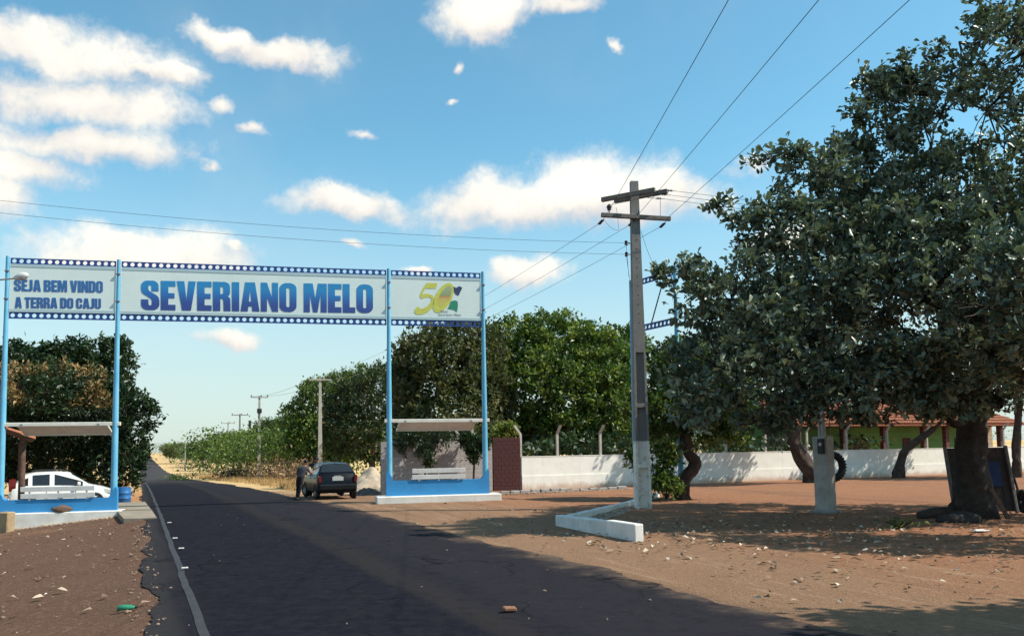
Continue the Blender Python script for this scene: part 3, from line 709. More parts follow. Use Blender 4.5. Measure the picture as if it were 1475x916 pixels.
CONCP = mat('far_pole', (0.40, 0.38, 0.34), (0.30, 0.28, 0.25), 2, .9)
CONCD = mat('far_pole_grey', (0.24, 0.23, 0.22), (0.18, 0.17, 0.165), 2, .9)
far_poles = {}
def far_pole(px, y, top, m, arm, lab, transformer=False, lean=0):
    b = G(px, y); root = thing('utility_pole', b, 0.35, lab, 'utility pole', 'utility poles along the far road')
    zt = P(px, top, y).z - b.z
    k = 1.0
    mb = MB(); V = [(sx * a, sy * a * .7, z) for z, a in ((-.3, .21), (zt, .10)) for sx, sy in ((-1, -1), (1, -1), (1, 1), (-1, 1))]
    mb.add(V, [(3, 2, 1, 0), (4, 5, 6, 7), (0, 1, 5, 4), (1, 2, 6, 5), (2, 3, 7, 6), (3, 0, 4, 7)]).build('shaft', m, root)
    if arm:
        MB().box((0, -.12, zt - .18), (arm, .10, .12)).build('crossarm', m, root)
        for x in (-.46 * arm, .1 * arm, .46 * arm): MB().lathe([(.02, zt - .12), (.07, zt - .05), (.05, zt + .06), (.01, zt + .1)], (x, -.12, 0), 8).build('insulator', PORC, root)
    if transformer:
        MB().tube([(-.1, -.1, zt - 3.1), (-1.0, -.1, zt - 2.95)], .05, 6).build('bracket_arm', DARKM, root)
        MB().lathe([(.0, zt - 3.7), (.13, zt - 3.7), (.15, zt - 2.75), (.0, zt - 2.75)], (-1.0, -.1, 0), 10).build('transformer', DARKM, root)
        MB().box((0, -.2, zt - 1.7), (.5, .3, .5)).build('fuse_box', DARKM, root)
    return root, b, zt
far_poles['A'] = far_pole(461, 73, 544, CONCP, 1.9, 'tall pole with one sided crossarm rising behind the dark hatchback')
far_poles['B'] = far_pole(373, 93, 570, CONCP, 1.9, 'pale pole with a hanging transformer at the roadside bend', True)
far_poles['C'] = far_pole(345, 121, 596, CONCD, 2.3, 'dark thin pole with wide crossarm just left of the transformer pole')
far_pole(328, 150, 608, CONCP, 2.4, 'distant pole with faint crossarm left of the dark crossarm pole')
far_pole(314, 178, 621, CONCD, 1.6, 'distant pole with a short crossarm above the verge')
far_pole(296, 215, 632, CONCP, 0, 'plain distant pole right of a pair along the road verge')
far_pole(284, 240, 633, CONCP, 0, 'plain distant pole, middle one of three on the sandy verge')
far_pole(267, 205, 634, CONCP, 0, 'plain pale pole nearest the road on the sandy verge')
far_pole(244, 330, 636, CONCP, 0, 'small plain pole farthest along the road on the left')
far_pole(256, 370, 634, CONCP, 0, 'tiny pole against the far trees beside the farthest one')

def wire(a, b, sag, r, lab, grp, name='power_line', n=24):
    a, b = Vector(a), Vector(b); o0 = a.copy()
    o = MB().tube([a.lerp(b, i / n) - Vector((0, 0, sag * 4 * (i / n) * (1 - i / n))) - o0 for i in range(n + 1)], r, 5).build(name, WIRE)
    o.location = o0; return tag(o, lab, 'wire', grp)
back_pole = copy_tree(main_pole); back_pole.location = (5.6, -22.0, 0); back_pole.rotation_euler = (0, 0, R(2)); back_pole['label'] = 'concrete utility pole standing behind the viewer on the right of the road'
for x, tx, nm in ((-.98, 1020, 'leftmost'), (-.05, 1138, 'middle one'), (.92, 1258, 'rightmost')):
    a = PL(x, -.2, 8.66); d = ray(tx, 0)
    y = 13.0; q = P(tx, 0, y); z13 = q.z
    # continue the straight run through the pixel at the top edge to the pole behind
    kk = (a.y + 21.9) / (a.y - y); b = Vector((a.x + (q.x - a.x) * kk, -21.9, 8.66))
    wire(a, b, .30, .0065, f'{nm} of the three thick overhead lines running up out of frame', 'overhead lines above the viewer')
pa, pb, pzt = far_poles['A']
for x, xa, nm in ((-.98, -.85, 'upper'), (-.05, .1, 'middle'), (.92, .8, 'lower')):
    wire(PL(x - .12, .1, 8.52 - x * .04), Vector((pb.x + xa, pb.y - .1, pb.z + pzt - .05)), .75, .006, f'{nm} of three lines slanting down from the crossarm towards the far pole', 'lines to the far pole')
LP0 = P(-150, 272, 21.0)
for z, py, nm in ((7.93, 272, 'upper'), (7.58, 290, 'lower')):
    q = P(-150, py, 21.0)
    wire(PL(-.36, -.1, z), q, .25, .0048, f'{nm} of two thin lines crossing the sky above the lettered sign', 'lines crossing above the gateway')
for j in range(3):
    x, y, z = .62 - .12 * j, -.52 + .2 * j, 9.44 - .06 * j; a = PL(x + .55, y + .03, z - .02)
    wire(a, a + Vector((38, 6 + j * .5, -.4)), .8, .006, ('top', 'middle', 'bottom')[j] + ' of three lines leaving the upper arms behind the big tree', 'lines leaving to the right')
a_, za = far_poles['A'][1], far_poles['A'][2]; b_, zb_ = far_poles['B'][1], far_poles['B'][2]
for x in (-.8, .75): wire((a_.x + x, a_.y - .1, a_.z + za - .05), (b_.x + x, b_.y - .1, b_.z + zb_ - .05), .4, .012, ('left' if x < 0 else 'right') + ' thin line between the pole behind the car and the transformer pole', 'lines between the far poles')

# street lamp whose arm reaches in at the left edge
sp = Vector((LP0.x - .1, 21.0, H(LP0.x, 21.0)))
lamp = thing('street_lamp', sp, 0, 'white street lamp head on a thin arm before the left sign', 'street lamp')
MB().tube([(0, 0, -.2), (0, 0, LP0.z + .4 - sp.z)], [.16, .10], 10).build('pole', CONC, lamp)
h0 = P(20, 401, 21.0) - sp; h1 = P(41, 395.5, 21.0) - sp
MB().tube([(0, 0, h0.z - .55), (.6, 0, h0.z - .42), h0 * .6 + Vector((0, 0, (h0.z - .25) * .4)), h0 + Vector((.05, 0, .0))], .022, 8).build('arm', STEEL, lamp)
dv = (h1 - h0).normalized()
pts = [h0 + dv * (h1 - h0).length * i / 8 for i in range(9)]
MB().tube(pts, [.035, .055, .075, .09, .098, .1, .09, .07, .02], 12).build('lamp_head', mat('lamp_white', (0.72, 0.73, 0.72), None, 3, .4), lamp, 50)
MB().lathe([(.001, -.07), (.05, -.065), (.085, -.03), (.09, -.01)], (h0 + h1) / 2 + Vector((.04, 0, -.035)), 12).build('lamp_glass', mat('lamp_glass', (0.5, 0.52, 0.5), None, 3, .15), lamp, 60)

# ================================================================== kerb, slab, block, barrel, pillar
ka = Vector((.95, 19.7)); kb = Vector((2.33, 16.35)); kc = Vector((3.35, 25.6)); kd_ = Vector((5.3, 31.0))
kerb = thing('kerb', (ka.x, ka.y, 0), 0, 'low whitewashed concrete kerb round the shaded yard corner by the pole', 'kerb')
def kerb_run(a, b, w_, h, m, n=1, h1=None, ch=0):
    d = (b - a); L = d.length; d.normalize(); an = math.atan2(d.y, d.x); h1 = h if h1 is None else h1
    for i in range(n):
        p = a + d * (L * i / n); q = a + d * (L * (i + 1) / n); c = (p + q) / 2 - ka; l = (q - p).length - .012; hh = h + (h1 - h) * (i + .5) / n
        MB().box((c.x, c.y, hh / 2 - .08), (l, w_, hh + .16), Euler((random.uniform(-.012, .012), random.uniform(-.006, .006), an)), bevel=.018).build('kerb_stone', m, kerb)
kn = Vector((.923, .384)) * .11
kerb_run(ka + kn, kb + kn, .20, .18, KERBW, 3, .26)
kerb_run(ka + Vector((.1, .12)), kc, .18, .13, KERBW, 5, .06)
kerb_run(kc + Vector((.05, .1)), kd_, .17, .06, KERBW, 4, .05)
# low stone edging before the white wall
e0 = Vector((-1.05, 35.0)); e1 = Vector((5.0, 37.6)); dv2 = (e1 - e0); n_ = 14
edge = thing('stone_edging', (e0.x, e0.y, H(e0.x, e0.y)), math.atan2(dv2.y, dv2.x), 'low grey rough edging in front of the white boundary wall', 'kerb')
for i in range(n_):
    l = dv2.length / n_; MB().box(((i + .5) * l, random.uniform(-.05, .05), .02 + random.uniform(-.03, .025)), (l + random.uniform(-.10, .0), random.uniform(.16, .26), .18), Euler((random.uniform(-.06, .06), random.uniform(-.04, .04), random.uniform(-.09, .09))), bevel=.03).build('edge_stone', CONC, edge)

sl_ = MB(); top = .03
pts = [(26.3, -.36), (26.1, .50), (30.2, .42), (30.4, -.62)]; pts2 = [(30.45, -.62), (30.25, .40), (36.2, .25), (36.2, -.75)]
for k, pp in enumerate((pts, pts2)):
    V = [(*XY(s, t), -.35) for s, t in pp] + [(*XY(s, t), float(Hst(s, max(t, .2))) + top + .02 * k) for s, t in pp]
    sl_.add(V, [(3, 2, 1, 0), (4, 5, 6, 7), (0, 1, 5, 4), (1, 2, 6, 5), (2, 3, 7, 6), (3, 0, 4, 7)])
o = sl_.build('concrete_slab', mat('slab_concrete', (0.30, 0.25, 0.19), (0.21, 0.17, 0.13), 1.2, .95, .7, 20)); tag(o, 'worn concrete slab bridging the verge beside the left shelter', 'slab')

bp_ = P(9, 750, 26.1); bl = thing('concrete_block', (bp_.x, 26.1, H(bp_.x, 26.1)), R(-8), 'short tan concrete bollard at the left end of the white plinth', 'bollard')
hb = P(9, 737, 26.1).z - bl.location.z
MB().box((0, 0, hb / 2 - .05), (.36, .34, hb + .1), Euler((0, R(1.5), 0)), bevel=.03).build('block_body', mat('tan_block', (0.40, 0.29, 0.17), (0.28, 0.20, 0.125), 3, .95, .8, 18), bl)

bq = G(179.5, 35.5); br = thing('barrel', bq, 0, 'blue plastic barrel standing behind the second gateway post', 'barrel')
MB().lathe([(0, 0), (.27, 0), (.29, .03), (.29, .20), (.305, .22), (.29, .24), (.29, .42), (.305, .44), (.29, .46), (.28, .62), (.26, .64), (0, .64)], (0, 0, 0), 20).build('drum', mat('barrel_blue', (0.03, 0.16, 0.42), (0.02, 0.11, 0.30), 4, .45), br, 40)
MB().lathe([(.265, .63), (.265, .67), (.24, .68), (0, .675)], (0, 0, 0), 20).build('lid', mat('barrel_lid', (0.03, 0.14, 0.36), None, 4, .45), br, 40)

mp_ = G(1186, 22.4); pil = thing('meter_pillar', mp_, R(42), 'grey concrete electricity meter pillar standing at the shade edge', 'meter pillar')
MB().box((0, 0, .98), (.40, .40, 2.06), bevel=.012).build('pillar_body', mat('pillar_concrete', (0.42, 0.40, 0.37), (0.30, 0.285, 0.265), 3.5, .92, .6, 24, spots=((0.2, 0.18, 0.16), .2)), pil)
mbx = MB().box((-.235, -.06, 1.75), (.07, .17, .40), bevel=.008).build('meter_box', DARKM, pil)
MB().lathe([(.001, -.285), (.045, -.285), (.05, -.26)], (0, -.06, 1.80), 12, 'x').build('meter_dial', STEEL, mbx, 40)
for yy, xx in ((-.06, -.06), (.09, .05)): MB().tube([(xx, yy, 2.0), (xx, yy, 2.9), (xx + .02, yy, 3.9)], .055, 10).build('conduit', mat('conduit_grey', (0.42, 0.40, 0.36), (0.3, 0.28, 0.25), 5, .8), pil, 40)
MB().box((0, 0, .02), (.62, .62, .10), bevel=.02).build('footing', CONC, pil)

# ================================================================== walls and fence posts
WD = Vector((.926, .378)); WN = Vector((.378, -.926)); W0 = Vector((.36, 38.8)); WRZ = math.atan2(WD.y, WD.x)
def WK(k, off=0): q = W0 + WD * k + WN * off; return Vector((q.x, q.y, H(q.x, q.y)))
bw = thing('boundary_wall', WK(0), WRZ, 'long low whitewashed boundary wall in front of the green house', 'wall')
segs = np.arange(0, 60.1, 3.0)
for a, b in zip(segs[:-1], segs[1:]):
    za, zb2 = WK(a).z - bw.location.z, WK(b).z - bw.location.z; mb = MB()
    for (y0, y1, z0, z1) in ((-.07, .07, -.4, 1.50), (-.10, .10, -.4, .62)):
        V = [(x, y, z + o_) for x, o_ in ((a, za), (b - .006, zb2)) for y in (y0, y1) for z in (z0, z1)]
        mb.add(V, [(0, 1, 3, 2), (4, 6, 7, 5), (0, 4, 5, 1), (2, 3, 7, 6), (0, 2, 6, 4), (1, 5, 7, 3)])
    mb.build('wall_section', LIME, bw)
MB().box((30, 0, 1.515), (60, .17, .03)).build('wall_coping', WHITE, bw)

def block_wall(name, k0, k1, h, bl_, bh_, m, lab, joint, off, cat, steps=None):
    root = thing(name, WK(k0, off), WRZ, lab, cat); L = k1 - k0
    nrow = int(h / bh_); me_ = []
    for v_ in range(3):
        mb = MB().box((0, 0, 0), (bl_ - .010, .16, bh_ - .010), bevel=.006); me_.append(mb.mesh(name + '_block', m))
    MB().box((L / 2, .012, h / 2 - .1), (L - .01, .155, h + .16)).build('mortar', joint, root)
    for r in range(nrow):
        x = (-.5 * bl_ if r % 2 else 0) + bl_ / 2
        while x < L + bl_ * .4:
            lo, hi = max(0, x - bl_ / 2), min(L, x + bl_ / 2)
            if steps is None or (r + 1) * bh_ <= steps((lo + hi) / 2) + .01:
                if hi - lo > bl_ * .3:
                    o_ = link('brick' if bl_ < .3 else 'block', me_[random.randrange(3)], root)
                    o_.location = ((lo + hi) / 2, random.uniform(-.004, .004), (r + .5) * bh_); o_.scale = ((hi - lo) / bl_, 1, 1)
            x += bl_
    return root
PEEL = mat('peeling_paint', (0.44, 0.42, 0.41), (0.32, 0.295, 0.29), 1.7, .95, .6, 18, spots=((0.13, 0.095, 0.09), .33))
MAROON = mat('maroon_block', (0.085, 0.030, 0.030), (0.055, 0.020, 0.022), 2.2, .9, .5, 16)
block_wall('block_wall', -6.6, -1.45, 2.3, .40, .2, PEEL, 'peeling whitewashed block wall standing behind the right shelter', mat('mortar_grey', (0.34, 0.31, 0.30), (0.24, 0.22, 0.21), 4, .95), 0, 'wall', lambda x: 2.3 if x > 1.3 else 1.75)
block_wall('maroon_wall', -1.42, -.06, 2.42, .27, .185, MAROON, 'dark maroon brick wall joining the white boundary wall', mat('mortar_dark', (0.055, 0.022, 0.022), None, 4, .95), .01, 'wall')
def fence_post(k, bend, lab, h=2.55, off=-.02):
    root = thing('fence_post', WK(k, off), WRZ, lab, 'fence post', 'bent concrete fence posts behind the wall')
    pts = [Vector((0, 0, 0)), Vector((0, 0, h)), Vector((bend[0], bend[1], h + .42))]
    mb = MB(); w2 = .055
    V = []
    for p in pts: V += [(p.x - w2, p.y - w2, p.z), (p.x + w2, p.y - w2, p.z), (p.x + w2, p.y + w2, p.z), (p.x - w2, p.y + w2, p.z)]
    F = [(3, 2, 1, 0), (8, 9, 10, 11)] + [(i * 4 + j, i * 4 + (j + 1) % 4, i * 4 + 4 + (j + 1) % 4, i * 4 + 4 + j) for i in range(2) for j in range(4)]
    mb.add(V, F).build('post_shaft', CONCL, root); return root
def wk_of(px):
    r_ = ray(px, 650); m_ = r_.x / r_.y; return (m_ * W0.y - W0.x) / (WD.x - m_ * WD.y)
fps = []
for px, lab in ((750, 'bent post at the corner of the white wall by the maroon bricks'), (803, 'second bent post along the white wall from the maroon bricks'), (865, 'third bent post along the white wall, left of the utility pole'),
                (985, 'bent post half hidden by the small bushy tree'), (1046, 'bent post right of the small bushy tree above the white wall'), (1103, 'bent post left of the leaning tree trunk'), (1163, 'bent post left of the meter pillar conduits'),
                (1220, 'bent post just right of the meter pillar in front of the house'), (1279, 'bent post before the green house wall beside a brown column'), (1336, 'bent post crossed by the thin curved tree'), (1447, 'bent post right of the big tree trunk')):
    k = wk_of(px); fps.append(k); fence_post(k, (-.28, .05) if px == 750 else (.05, -.33), lab)
for i, px in enumerate((640, 665, 688)):
    o = fence_post(wk_of(px), (-.30, .0), ('left', 'middle', 'right')[i] + ' one of three dark bent posts above the peeling wall', 2.6, -.5)
fw = MB()
for zz in (1.75, 2.0, 2.25, 2.5):
    fw.tube([(k, -.02, zz) for k in np.linspace(0, 58, 30)], .006, 3, cap=False)
o = fw.build('fence_wire', WIRE); o.location = WK(0, -.05); o.rotation_euler = (0, 0, WRZ); tag(o, 'strands of fence wire strung along the posts above the white wall', 'fence wire')

# ================================================================== green house
HE = Vector((16.6, 52.0)); hdir = Vector((.91, .415)); HRZ = math.atan2(hdir.y, hdir.x); HB0 = H(HE.x, HE.y) - .25
house = thing('house', (HE.x, HE.y, HB0), HRZ, 'green single storey house with terracotta roof behind the white wall', 'house')
def hk(px, off=0):
    m_ = ray(px, 640); m_ = m_.x / m_.y; n = Vector((-hdir.y, hdir.x)) * off
    return (m_ * (HE.y + n.y) - HE.x - n.x) / (hdir.x - m_ * hdir.y)
GREEN = mat('green_paint', (0.16, 0.34, 0.10), (0.13, 0.29, 0.085), 1.2, .85, .15, 14)
CREAMW = mat('cream_wall', (0.42, 0.32, 0.22), (0.36, 0.27, 0.19), 1.5, .85)
REDB = mat('red_brown_wood', (0.13, 0.045, 0.032), (0.09, 0.03, 0.024), 4, .7, .3, 20)
HL_ = hk(1450) + 1.5; fy = 2.3
d0, d1 = hk(1228, fy), hk(1252, fy); c0 = hk(1412, fy)
def hbox(x0, x1, y0, y1, z0, z1): return MB().box(((x0 + x1) / 2, (y0 + y1) / 2, (z0 + z1) / 2), (x1 - x0, y1 - y0, z1 - z0))
hbox(.6, d0, fy, fy + .2, -.3, 3.6).build('wall', GREEN, house); hbox(d1, c0, fy, fy + .2, -.3, 3.6).build('wall', GREEN, house)
hbox(d0, d1, fy, fy + .2, 2.55, 3.6).build('wall', GREEN, house); hbox(c0 + .003, HL_ - .2, fy - .3, fy + .2, -.3, 3.6).build('wall', CREAMW, house)
hbox(.6, .8, fy + .2, 8.0, -.3, 3.6).build('wall', GREEN, house); hbox(HL_ - .4, HL_ - .2, fy + .2, 8.0, -.3, 3.6).build('wall', CREAMW, house); hbox(.6, HL_ - .2, 8.0, 8.2, -.3, 3.6).build('wall', GREEN, house)
dr = hbox(d0 + .03, d1 - .03, fy + .06, fy + .12, -.2, 2.52).build('door', REDB, house)
for i in range(3): hbox(d0 + .1 + i * (d1 - d0 - .1) / 3, d0 + .02 + (i + 1) * (d1 - d0 - .1) / 3, fy + .035, fy + .06, .1, 2.4).build('door_panel', REDB, dr)
for pa_, pb_2 in ((1300, 1312), (1375, 1386)):
    w_ = hbox(hk(pa_, fy), hk(pb_2, fy), fy - .03, fy + .02, 1.2, 2.5).build('window', REDB, house)
    for i in range(2): a = hk(pa_, fy); q = (hk(pb_2, fy) - a) / 2; hbox(a + .05 + i * q, a + q - .03 + i * q, fy - .05, fy - .03, 1.28, 2.42).build('shutter', REDB, w_)
for px in (1150, 1215, 1273, 1331, 1363, 1441):
    x = hk(px, .35); hbox(x - .17, x + .17, .2, .5, -.3, 3.25).build('column', REDB, house)
hbox(.2, HL_ - .1, .25, .45, 3.25, 3.45).build('beam', WOODD, house)
hbox(.2, HL_, 0, fy, -.4, .05).build('veranda_floor', CONC, house)
rb = MB().prism([(-.35, 3.40), (5.2, 5.35), (10.6, 3.4), (10.6, 3.3), (5.2, 5.22), (-.35, 3.30)], 0, HL_ + .3, 'x').build('roof', TILE, house)
rt = MB(); dl = 5.88; sl0 = math.atan2(1.95, 5.55)
ncol = int((HL_ + .3) / .24)
for i in range(ncol):
    x = .12 + i * .24
    for side in (0, 1):
        n_seg = 9
        for j in range(n_seg):
            u0, u1 = j / n_seg, (j + 1) / n_seg
            y0_, y1_ = -.42 + 5.62 * u0, -.42 + 5.62 * u1; z0_, z1_ = 3.385 + 1.97 * u0 + .05, 3.385 + 1.97 * u1 + .015
            if side: y0_, y1_ = 10.4 - y0_, 10.4 - y1_
            V = []
            for yy, zz, r in ((y0_, z0_, .105), (y1_, z1_, .085)):
                for a in (0, 45, 90, 135, 180): V.append((x + r * math.cos(R(a)), yy, zz + r * .75 * math.sin(R(a))))
            rt.add(V, [(q, q + 1, q + 6, q + 5) for q in range(4)])
o = rt.build('roof_tiles', TILE, house); o['kind'] = 'stuff'

# ================================================================== tile roofed kiosk at the left edge
kp = P(31, 700, 29.3); KZ = H(kp.x, 29.3)
kio = thing('kiosk', (kp.x, 29.3, KZ), R(121), 'open kiosk with brown timber post and tiled roof at the left edge', 'kiosk')
zr0 = P(31, 635, 29.3).z - KZ
for x, y in ((0, 0), (4.2, 0), (0, 2.6), (4.2, 2.6)): MB().tube([(x, y, -.3), (x + .015, y, 1.2), (x + .04, y, zr0)], [.115, .105, .10], 10).build('post', WOODD, kio, 50)
for y in (0, 2.6): MB().box((2.1, y, zr0 - .02), (4.7, .11, .13)).build('beam', WOODD, kio)
MB().prism([(-.32, zr0 + .06), (1.3, zr0 + .76), (2.92, zr0 + .06), (2.92, zr0 + .01), (1.3, zr0 + .70), (-.32, zr0 + .01)], -.42, 4.7, 'x').build('roof', WOODD, kio)
kt = MB()
for i in range(21):
    x = -.36 + i * .25
    for side in (0, 1):
        for j in range(4):
            u0, u1 = j / 4, (j + 1) / 4; y0_, y1_ = -.38 + 1.7 * u0, -.38 + 1.7 * u1; z0_, z1_ = zr0 + .065 + .735 * u0, zr0 + .035 + .735 * u1
            if side: y0_, y1_ = 2.6 - y0_, 2.6 - y1_
            V = [(x + r * math.cos(R(a)), yy, zz + r * .7 * math.sin(R(a))) for yy, zz, r in ((y0_, z0_, .115), (y1_, z1_, .09)) for a in (0, 45, 90, 135, 180)]
            kt.add(V, [(q, q + 1, q + 6, q + 5) for q in range(4)])
o = kt.build('roof_tiles', TILE, kio); o['kind'] = 'stuff'

# ================================================================== cars
def car_paint(name, c, rough=.25, coat=.6, dust=.25):
    m, nt, b = pbsdf(name); co = nt.node('ShaderNodeTexCoord').outputs['Object']
    z = nt.node('ShaderNodeSeparateXYZ'); nt.put(z.inputs[0], co)
    d_ = nt.math('MULTIPLY', nt.step(nt.math('ADD', z.outputs[2], nt.math('MULTIPLY', nt.math('SUBTRACT', nt.noise(co, 4, 5, .7), .5), .4)), .7, .2), .55)
    nt.put(b.inputs['Base Color'], nt.mix(d_, c, tuple((1 - dust) * q + dust * r for q, r in zip(c, (0.20, 0.14, 0.10))))); nt.put(b.inputs['Roughness'], nt.math('ADD', nt.math('MULTIPLY', d_, .6), rough))
    b.inputs['Coat Weight'].default_value = coat; b.inputs['Coat Roughness'].default_value = .08; b.inputs['Specular IOR Level'].default_value = .5 if coat > .3 else .15; return m
GLASS = mat('car_glass', (0.012, 0.014, 0.017), (0.02, 0.022, 0.025), 2, .06, spec=.6)
TRIM = mat('car_trim', (0.025, 0.025, 0.027), None, 6, .6)
TAIL = mat('tail_lamp', (0.14, 0.014, 0.013), (0.09, 0.010, 0.010), 9, .2)
HEADL = mat('head_lamp', (0.55, 0.57, 0.58), (0.4, 0.42, 0.43), 9, .12)
RIM = mat('wheel_rim', (0.30, 0.30, 0.31), (0.2, 0.2, 0.2), 8, .4, metal=.6)
def car(name, loc, rz, paint, lab, cat, grp, st, wheels, steer=0.0, slope=.36):
    """x runs from the rear (0) to the nose; st rows: x, z bottom, z belt, z top, half width"""
    root = thing(name, loc, rz, lab, cat, grp); rows = []
    for x, zb, zl, zt, hw in st:
        hgt = zt - zl; tw = hw * .97 - max(0, hgt) * slope
        half = [(0, zb), (hw * .86, zb), (hw * .97, zb + .09), (hw, zb + (zl - zb) * .5), (hw * .985, zl - .05), (hw * .955, zl), (tw + .015 if hgt > .12 else hw * .90, zt - .06 if hgt > .12 else zl + hgt * .5), (tw - .07 if hgt > .12 else hw * .75, zt), (0, zt + .025)]
        rows.append([Vector((x, y, z)) for y, z in half])
    mb = MB(); nh = len(rows[0]); V = []
    for r in rows: V += r + [Vector((p.x, -p.y, p.z)) for p in r[1:-1]][::-1]
    nr = 2 * nh - 2; F = []
    for i in range(len(rows) - 1):
        for j in range(nr):
            q = (j + 1) % nr; F.append((i * nr + j, i * nr + q, (i + 1) * nr + q, (i + 1) * nr + j))
    F += [tuple(range(nr)), tuple(range((len(rows) - 1) * nr, len(rows) * nr))]
    body = mb.add(V, F).build('body', paint, root, 32)
    def onside(sd, i0, i1, u0, u1, v0, v1, off):           # patch between stations on the greenhouse side (rows 5..6)
        out = []
        for u, v in ((u0, v0), (u1, v0), (u1, v1), (u0, v1)):
            f = i0 + (i1 - i0) * u; a = min(int(f), len(rows) - 2); f -= a
            lo = rows[a][5].lerp(rows[a + 1][5], f); hi = rows[a][6].lerp(rows[a + 1][6], f); p = lo.lerp(hi, v)
            out.append(Vector((p.x, sd * (p.y + off), p.z)))
        return out
    def slab(name, quad, n, m, par, th=.012):
        n = n.normalized(); V = [q - n * th for q in quad] + [q + n * .006 for q in quad]; k = len(quad)
        return MB().add(V, [tuple(range(k)), tuple(range(2 * k - 1, k - 1, -1))] + [(i, (i + 1) % k, k + (i + 1) % k, k + i) for i in range(k)]).build(name, m, par)
    def across(name, i0, i1, v0, v1, ins, m, par):           # window across the car between two stations
        q = []
        for v, sd in ((v0, 1), (v0, -1), (v1, -1), (v1, 1)):
            a = rows[i0][6].lerp(rows[i1][6], v) if rows[i0][3].x != rows[i1][3].x else rows[i0][6]
            za = rows[i0][8].z + (rows[i1][8].z - rows[i0][8].z) * v - .012
            q.append(Vector((a.x, sd * (a.y - ins), za)))
        n = (q[1] - q[0]).cross(q[2] - q[1]); n = n if n.z > 0 else -n
        n.normalize(); q = [p + n * .012 for p in q]
        return slab(name, q, n, m, par)
    return root, body, rows, onside, slab, across
def wheels_for(root, xs, hw, r, steer):
    for x, stv in zip(xs, (0, steer)):
        for sd in (1, -1):
            wh = MB().lathe([(r * .62, -.09), (r * .95, -.085), (r, -.05), (r, .05), (r * .95, .085), (r * .62, .09)], (0, 0, 0), 22, 'y').build('wheel', RUBBER, root, 40)
            wh.location = (x, sd * (hw - .085), r); wh.rotation_euler = (0, 0, stv)
            MB().lathe([(0, sd * .05), (.05, sd * .06), (.07, sd * .045), (r * .5, sd * .05), (r * .62, sd * .085), (r * .64, sd * .085), (r * .64, sd * .02)], (0, 0, 0), 18, 'y').build('rim', RIM, wh, 40)
            if stv == 0 or True:
                ar = MB().torus((x, sd * (hw - .03), r), r * 1.10, .045, Vector((0, 1, 0)), 18, 6, 0, 2 * math.pi).build('wheel_arch', TRIM, root, 60)
HATCH = [(0, .40, .55, .58, .70), (.04, .27, .66, .70, .76), (.12, .24, .90, .95, .785), (.20, .23, .93, 1.02, .80), (.52, .22, .94, 1.37, .805), (.9, .2, .93, 1.42, .81), (1.6, .2, .92, 1.435, .81), (2.15, .2, .91, 1.39, .81), (2.85, .2, .89, .94, .80), (3.3, .22, .80, .84, .785), (3.62, .25, .70, .73, .74), (3.76, .36, .56, .58, .66)]
cp = G(487, 33.2)
NAVYP = car_paint('dark_green_blue_paint', (0.0035, 0.006, 0.010), .30, .04, .0)
heading = math.atan2(UD.y, UD.x) - R(1)
root, body, rows, onside, slab, across = car('hatchback', cp + Vector((0, 0, 0)), heading, NAVYP, 'dark blue hatchback seen from behind, parked with two people at its door', 'car', 'parked cars', HATCH, None, slope=.50)
across('rear_window', 3, 4, .06, .93, .05, GLASS, body); across('windscreen', 8, 7, .08, .93, .03, GLASS, body)
for sd in (1, -1):
    sdv = Vector((0, sd, .35))
    slab('side_window', onside(sd, 4, 6, .05, .86, .12, .96, .012), sdv, GLASS, body); slab('side_window', onside(sd, 6, 8, .0, .78, .12, .90, .012), sdv, GLASS, body)
    slab('quarter_window', onside(sd, 3.3, 4, .3, .95, .12, .80, .012), sdv, GLASS, body)
    q = [Vector((-.01, sd * .76, .68)), Vector((.07, sd * .60, .70)), Vector((.12, sd * .60, .96)), Vector((.12, sd * .79, .94))]
    MB().prism([(.64, .68), (.745, .67), (.772, .88), (.755, .94), (.66, .92)] if sd > 0 else [(-.64, .68), (-.66, .92), (-.755, .94), (-.772, .88), (-.745, .67)], -.005, .13, 'x').build('tail_lamp', TAIL, root)
    mm = MB().box((2.42, sd * .90, 1.0), (.11, .18, .13), Euler((0, 0, sd * .2)), bevel=.025).build('wing_mirror', TRIM, root)
    MB().box((1.62, sd * .815, .82), (.16, .03, .03), bevel=.008).box((.75, sd * .81, .83), (.14, .03, .03), bevel=.008).build('door_handle', TRIM, root)
MB().box((.02, 0, .47), (.16, 1.50, .24), bevel=.05).build('rear_bumper', car_paint('bumper_dark', (0.005, 0.007, 0.010), .5, .05, .02), root)
pl = MB().box((.045, 0, .80), (.03, .44, .15), bevel=.006).build('number_plate', mat('plate_grey', (0.42, 0.43, 0.43), (0.36, 0.37, 0.37), 12, .5), root)
MB().box((.09, 0, .90), (.04, .30, .035), bevel=.008).build('tailgate_grip', STEEL, root)
MB().tube([(.75, .0, 1.44), (.55, .0, 1.60)], .012, 5).build('aerial', TRIM, root)
wheels_for(root, (.62, 3.08), .80, .29, R(22))
WAG = [(0, .42, .62, .66, .70), (.05, .26, .80, .84, .77), (.14, .22, .92, .98, .80), (.30, .21, .95, 1.16, .805), (.55, .2, .96, 1.40, .81), (1.0, .19, .95, 1.47, .815), (1.8, .19, .94, 1.48, .815), (2.3, .19, .93, 1.43, .815), (3.12, .2, .91, .96, .805), (3.6, .21, .83, .87, .79), (3.95, .25, .72, .76, .74), (4.1, .38, .56, .58, .65)]
wp = P(12, 720, 31.4); WP = Vector((wp.x, 31.4, H(wp.x + 2, 31.8) + .02))
WHP = car_paint('white_car_paint', (0.74, 0.75, 0.74))
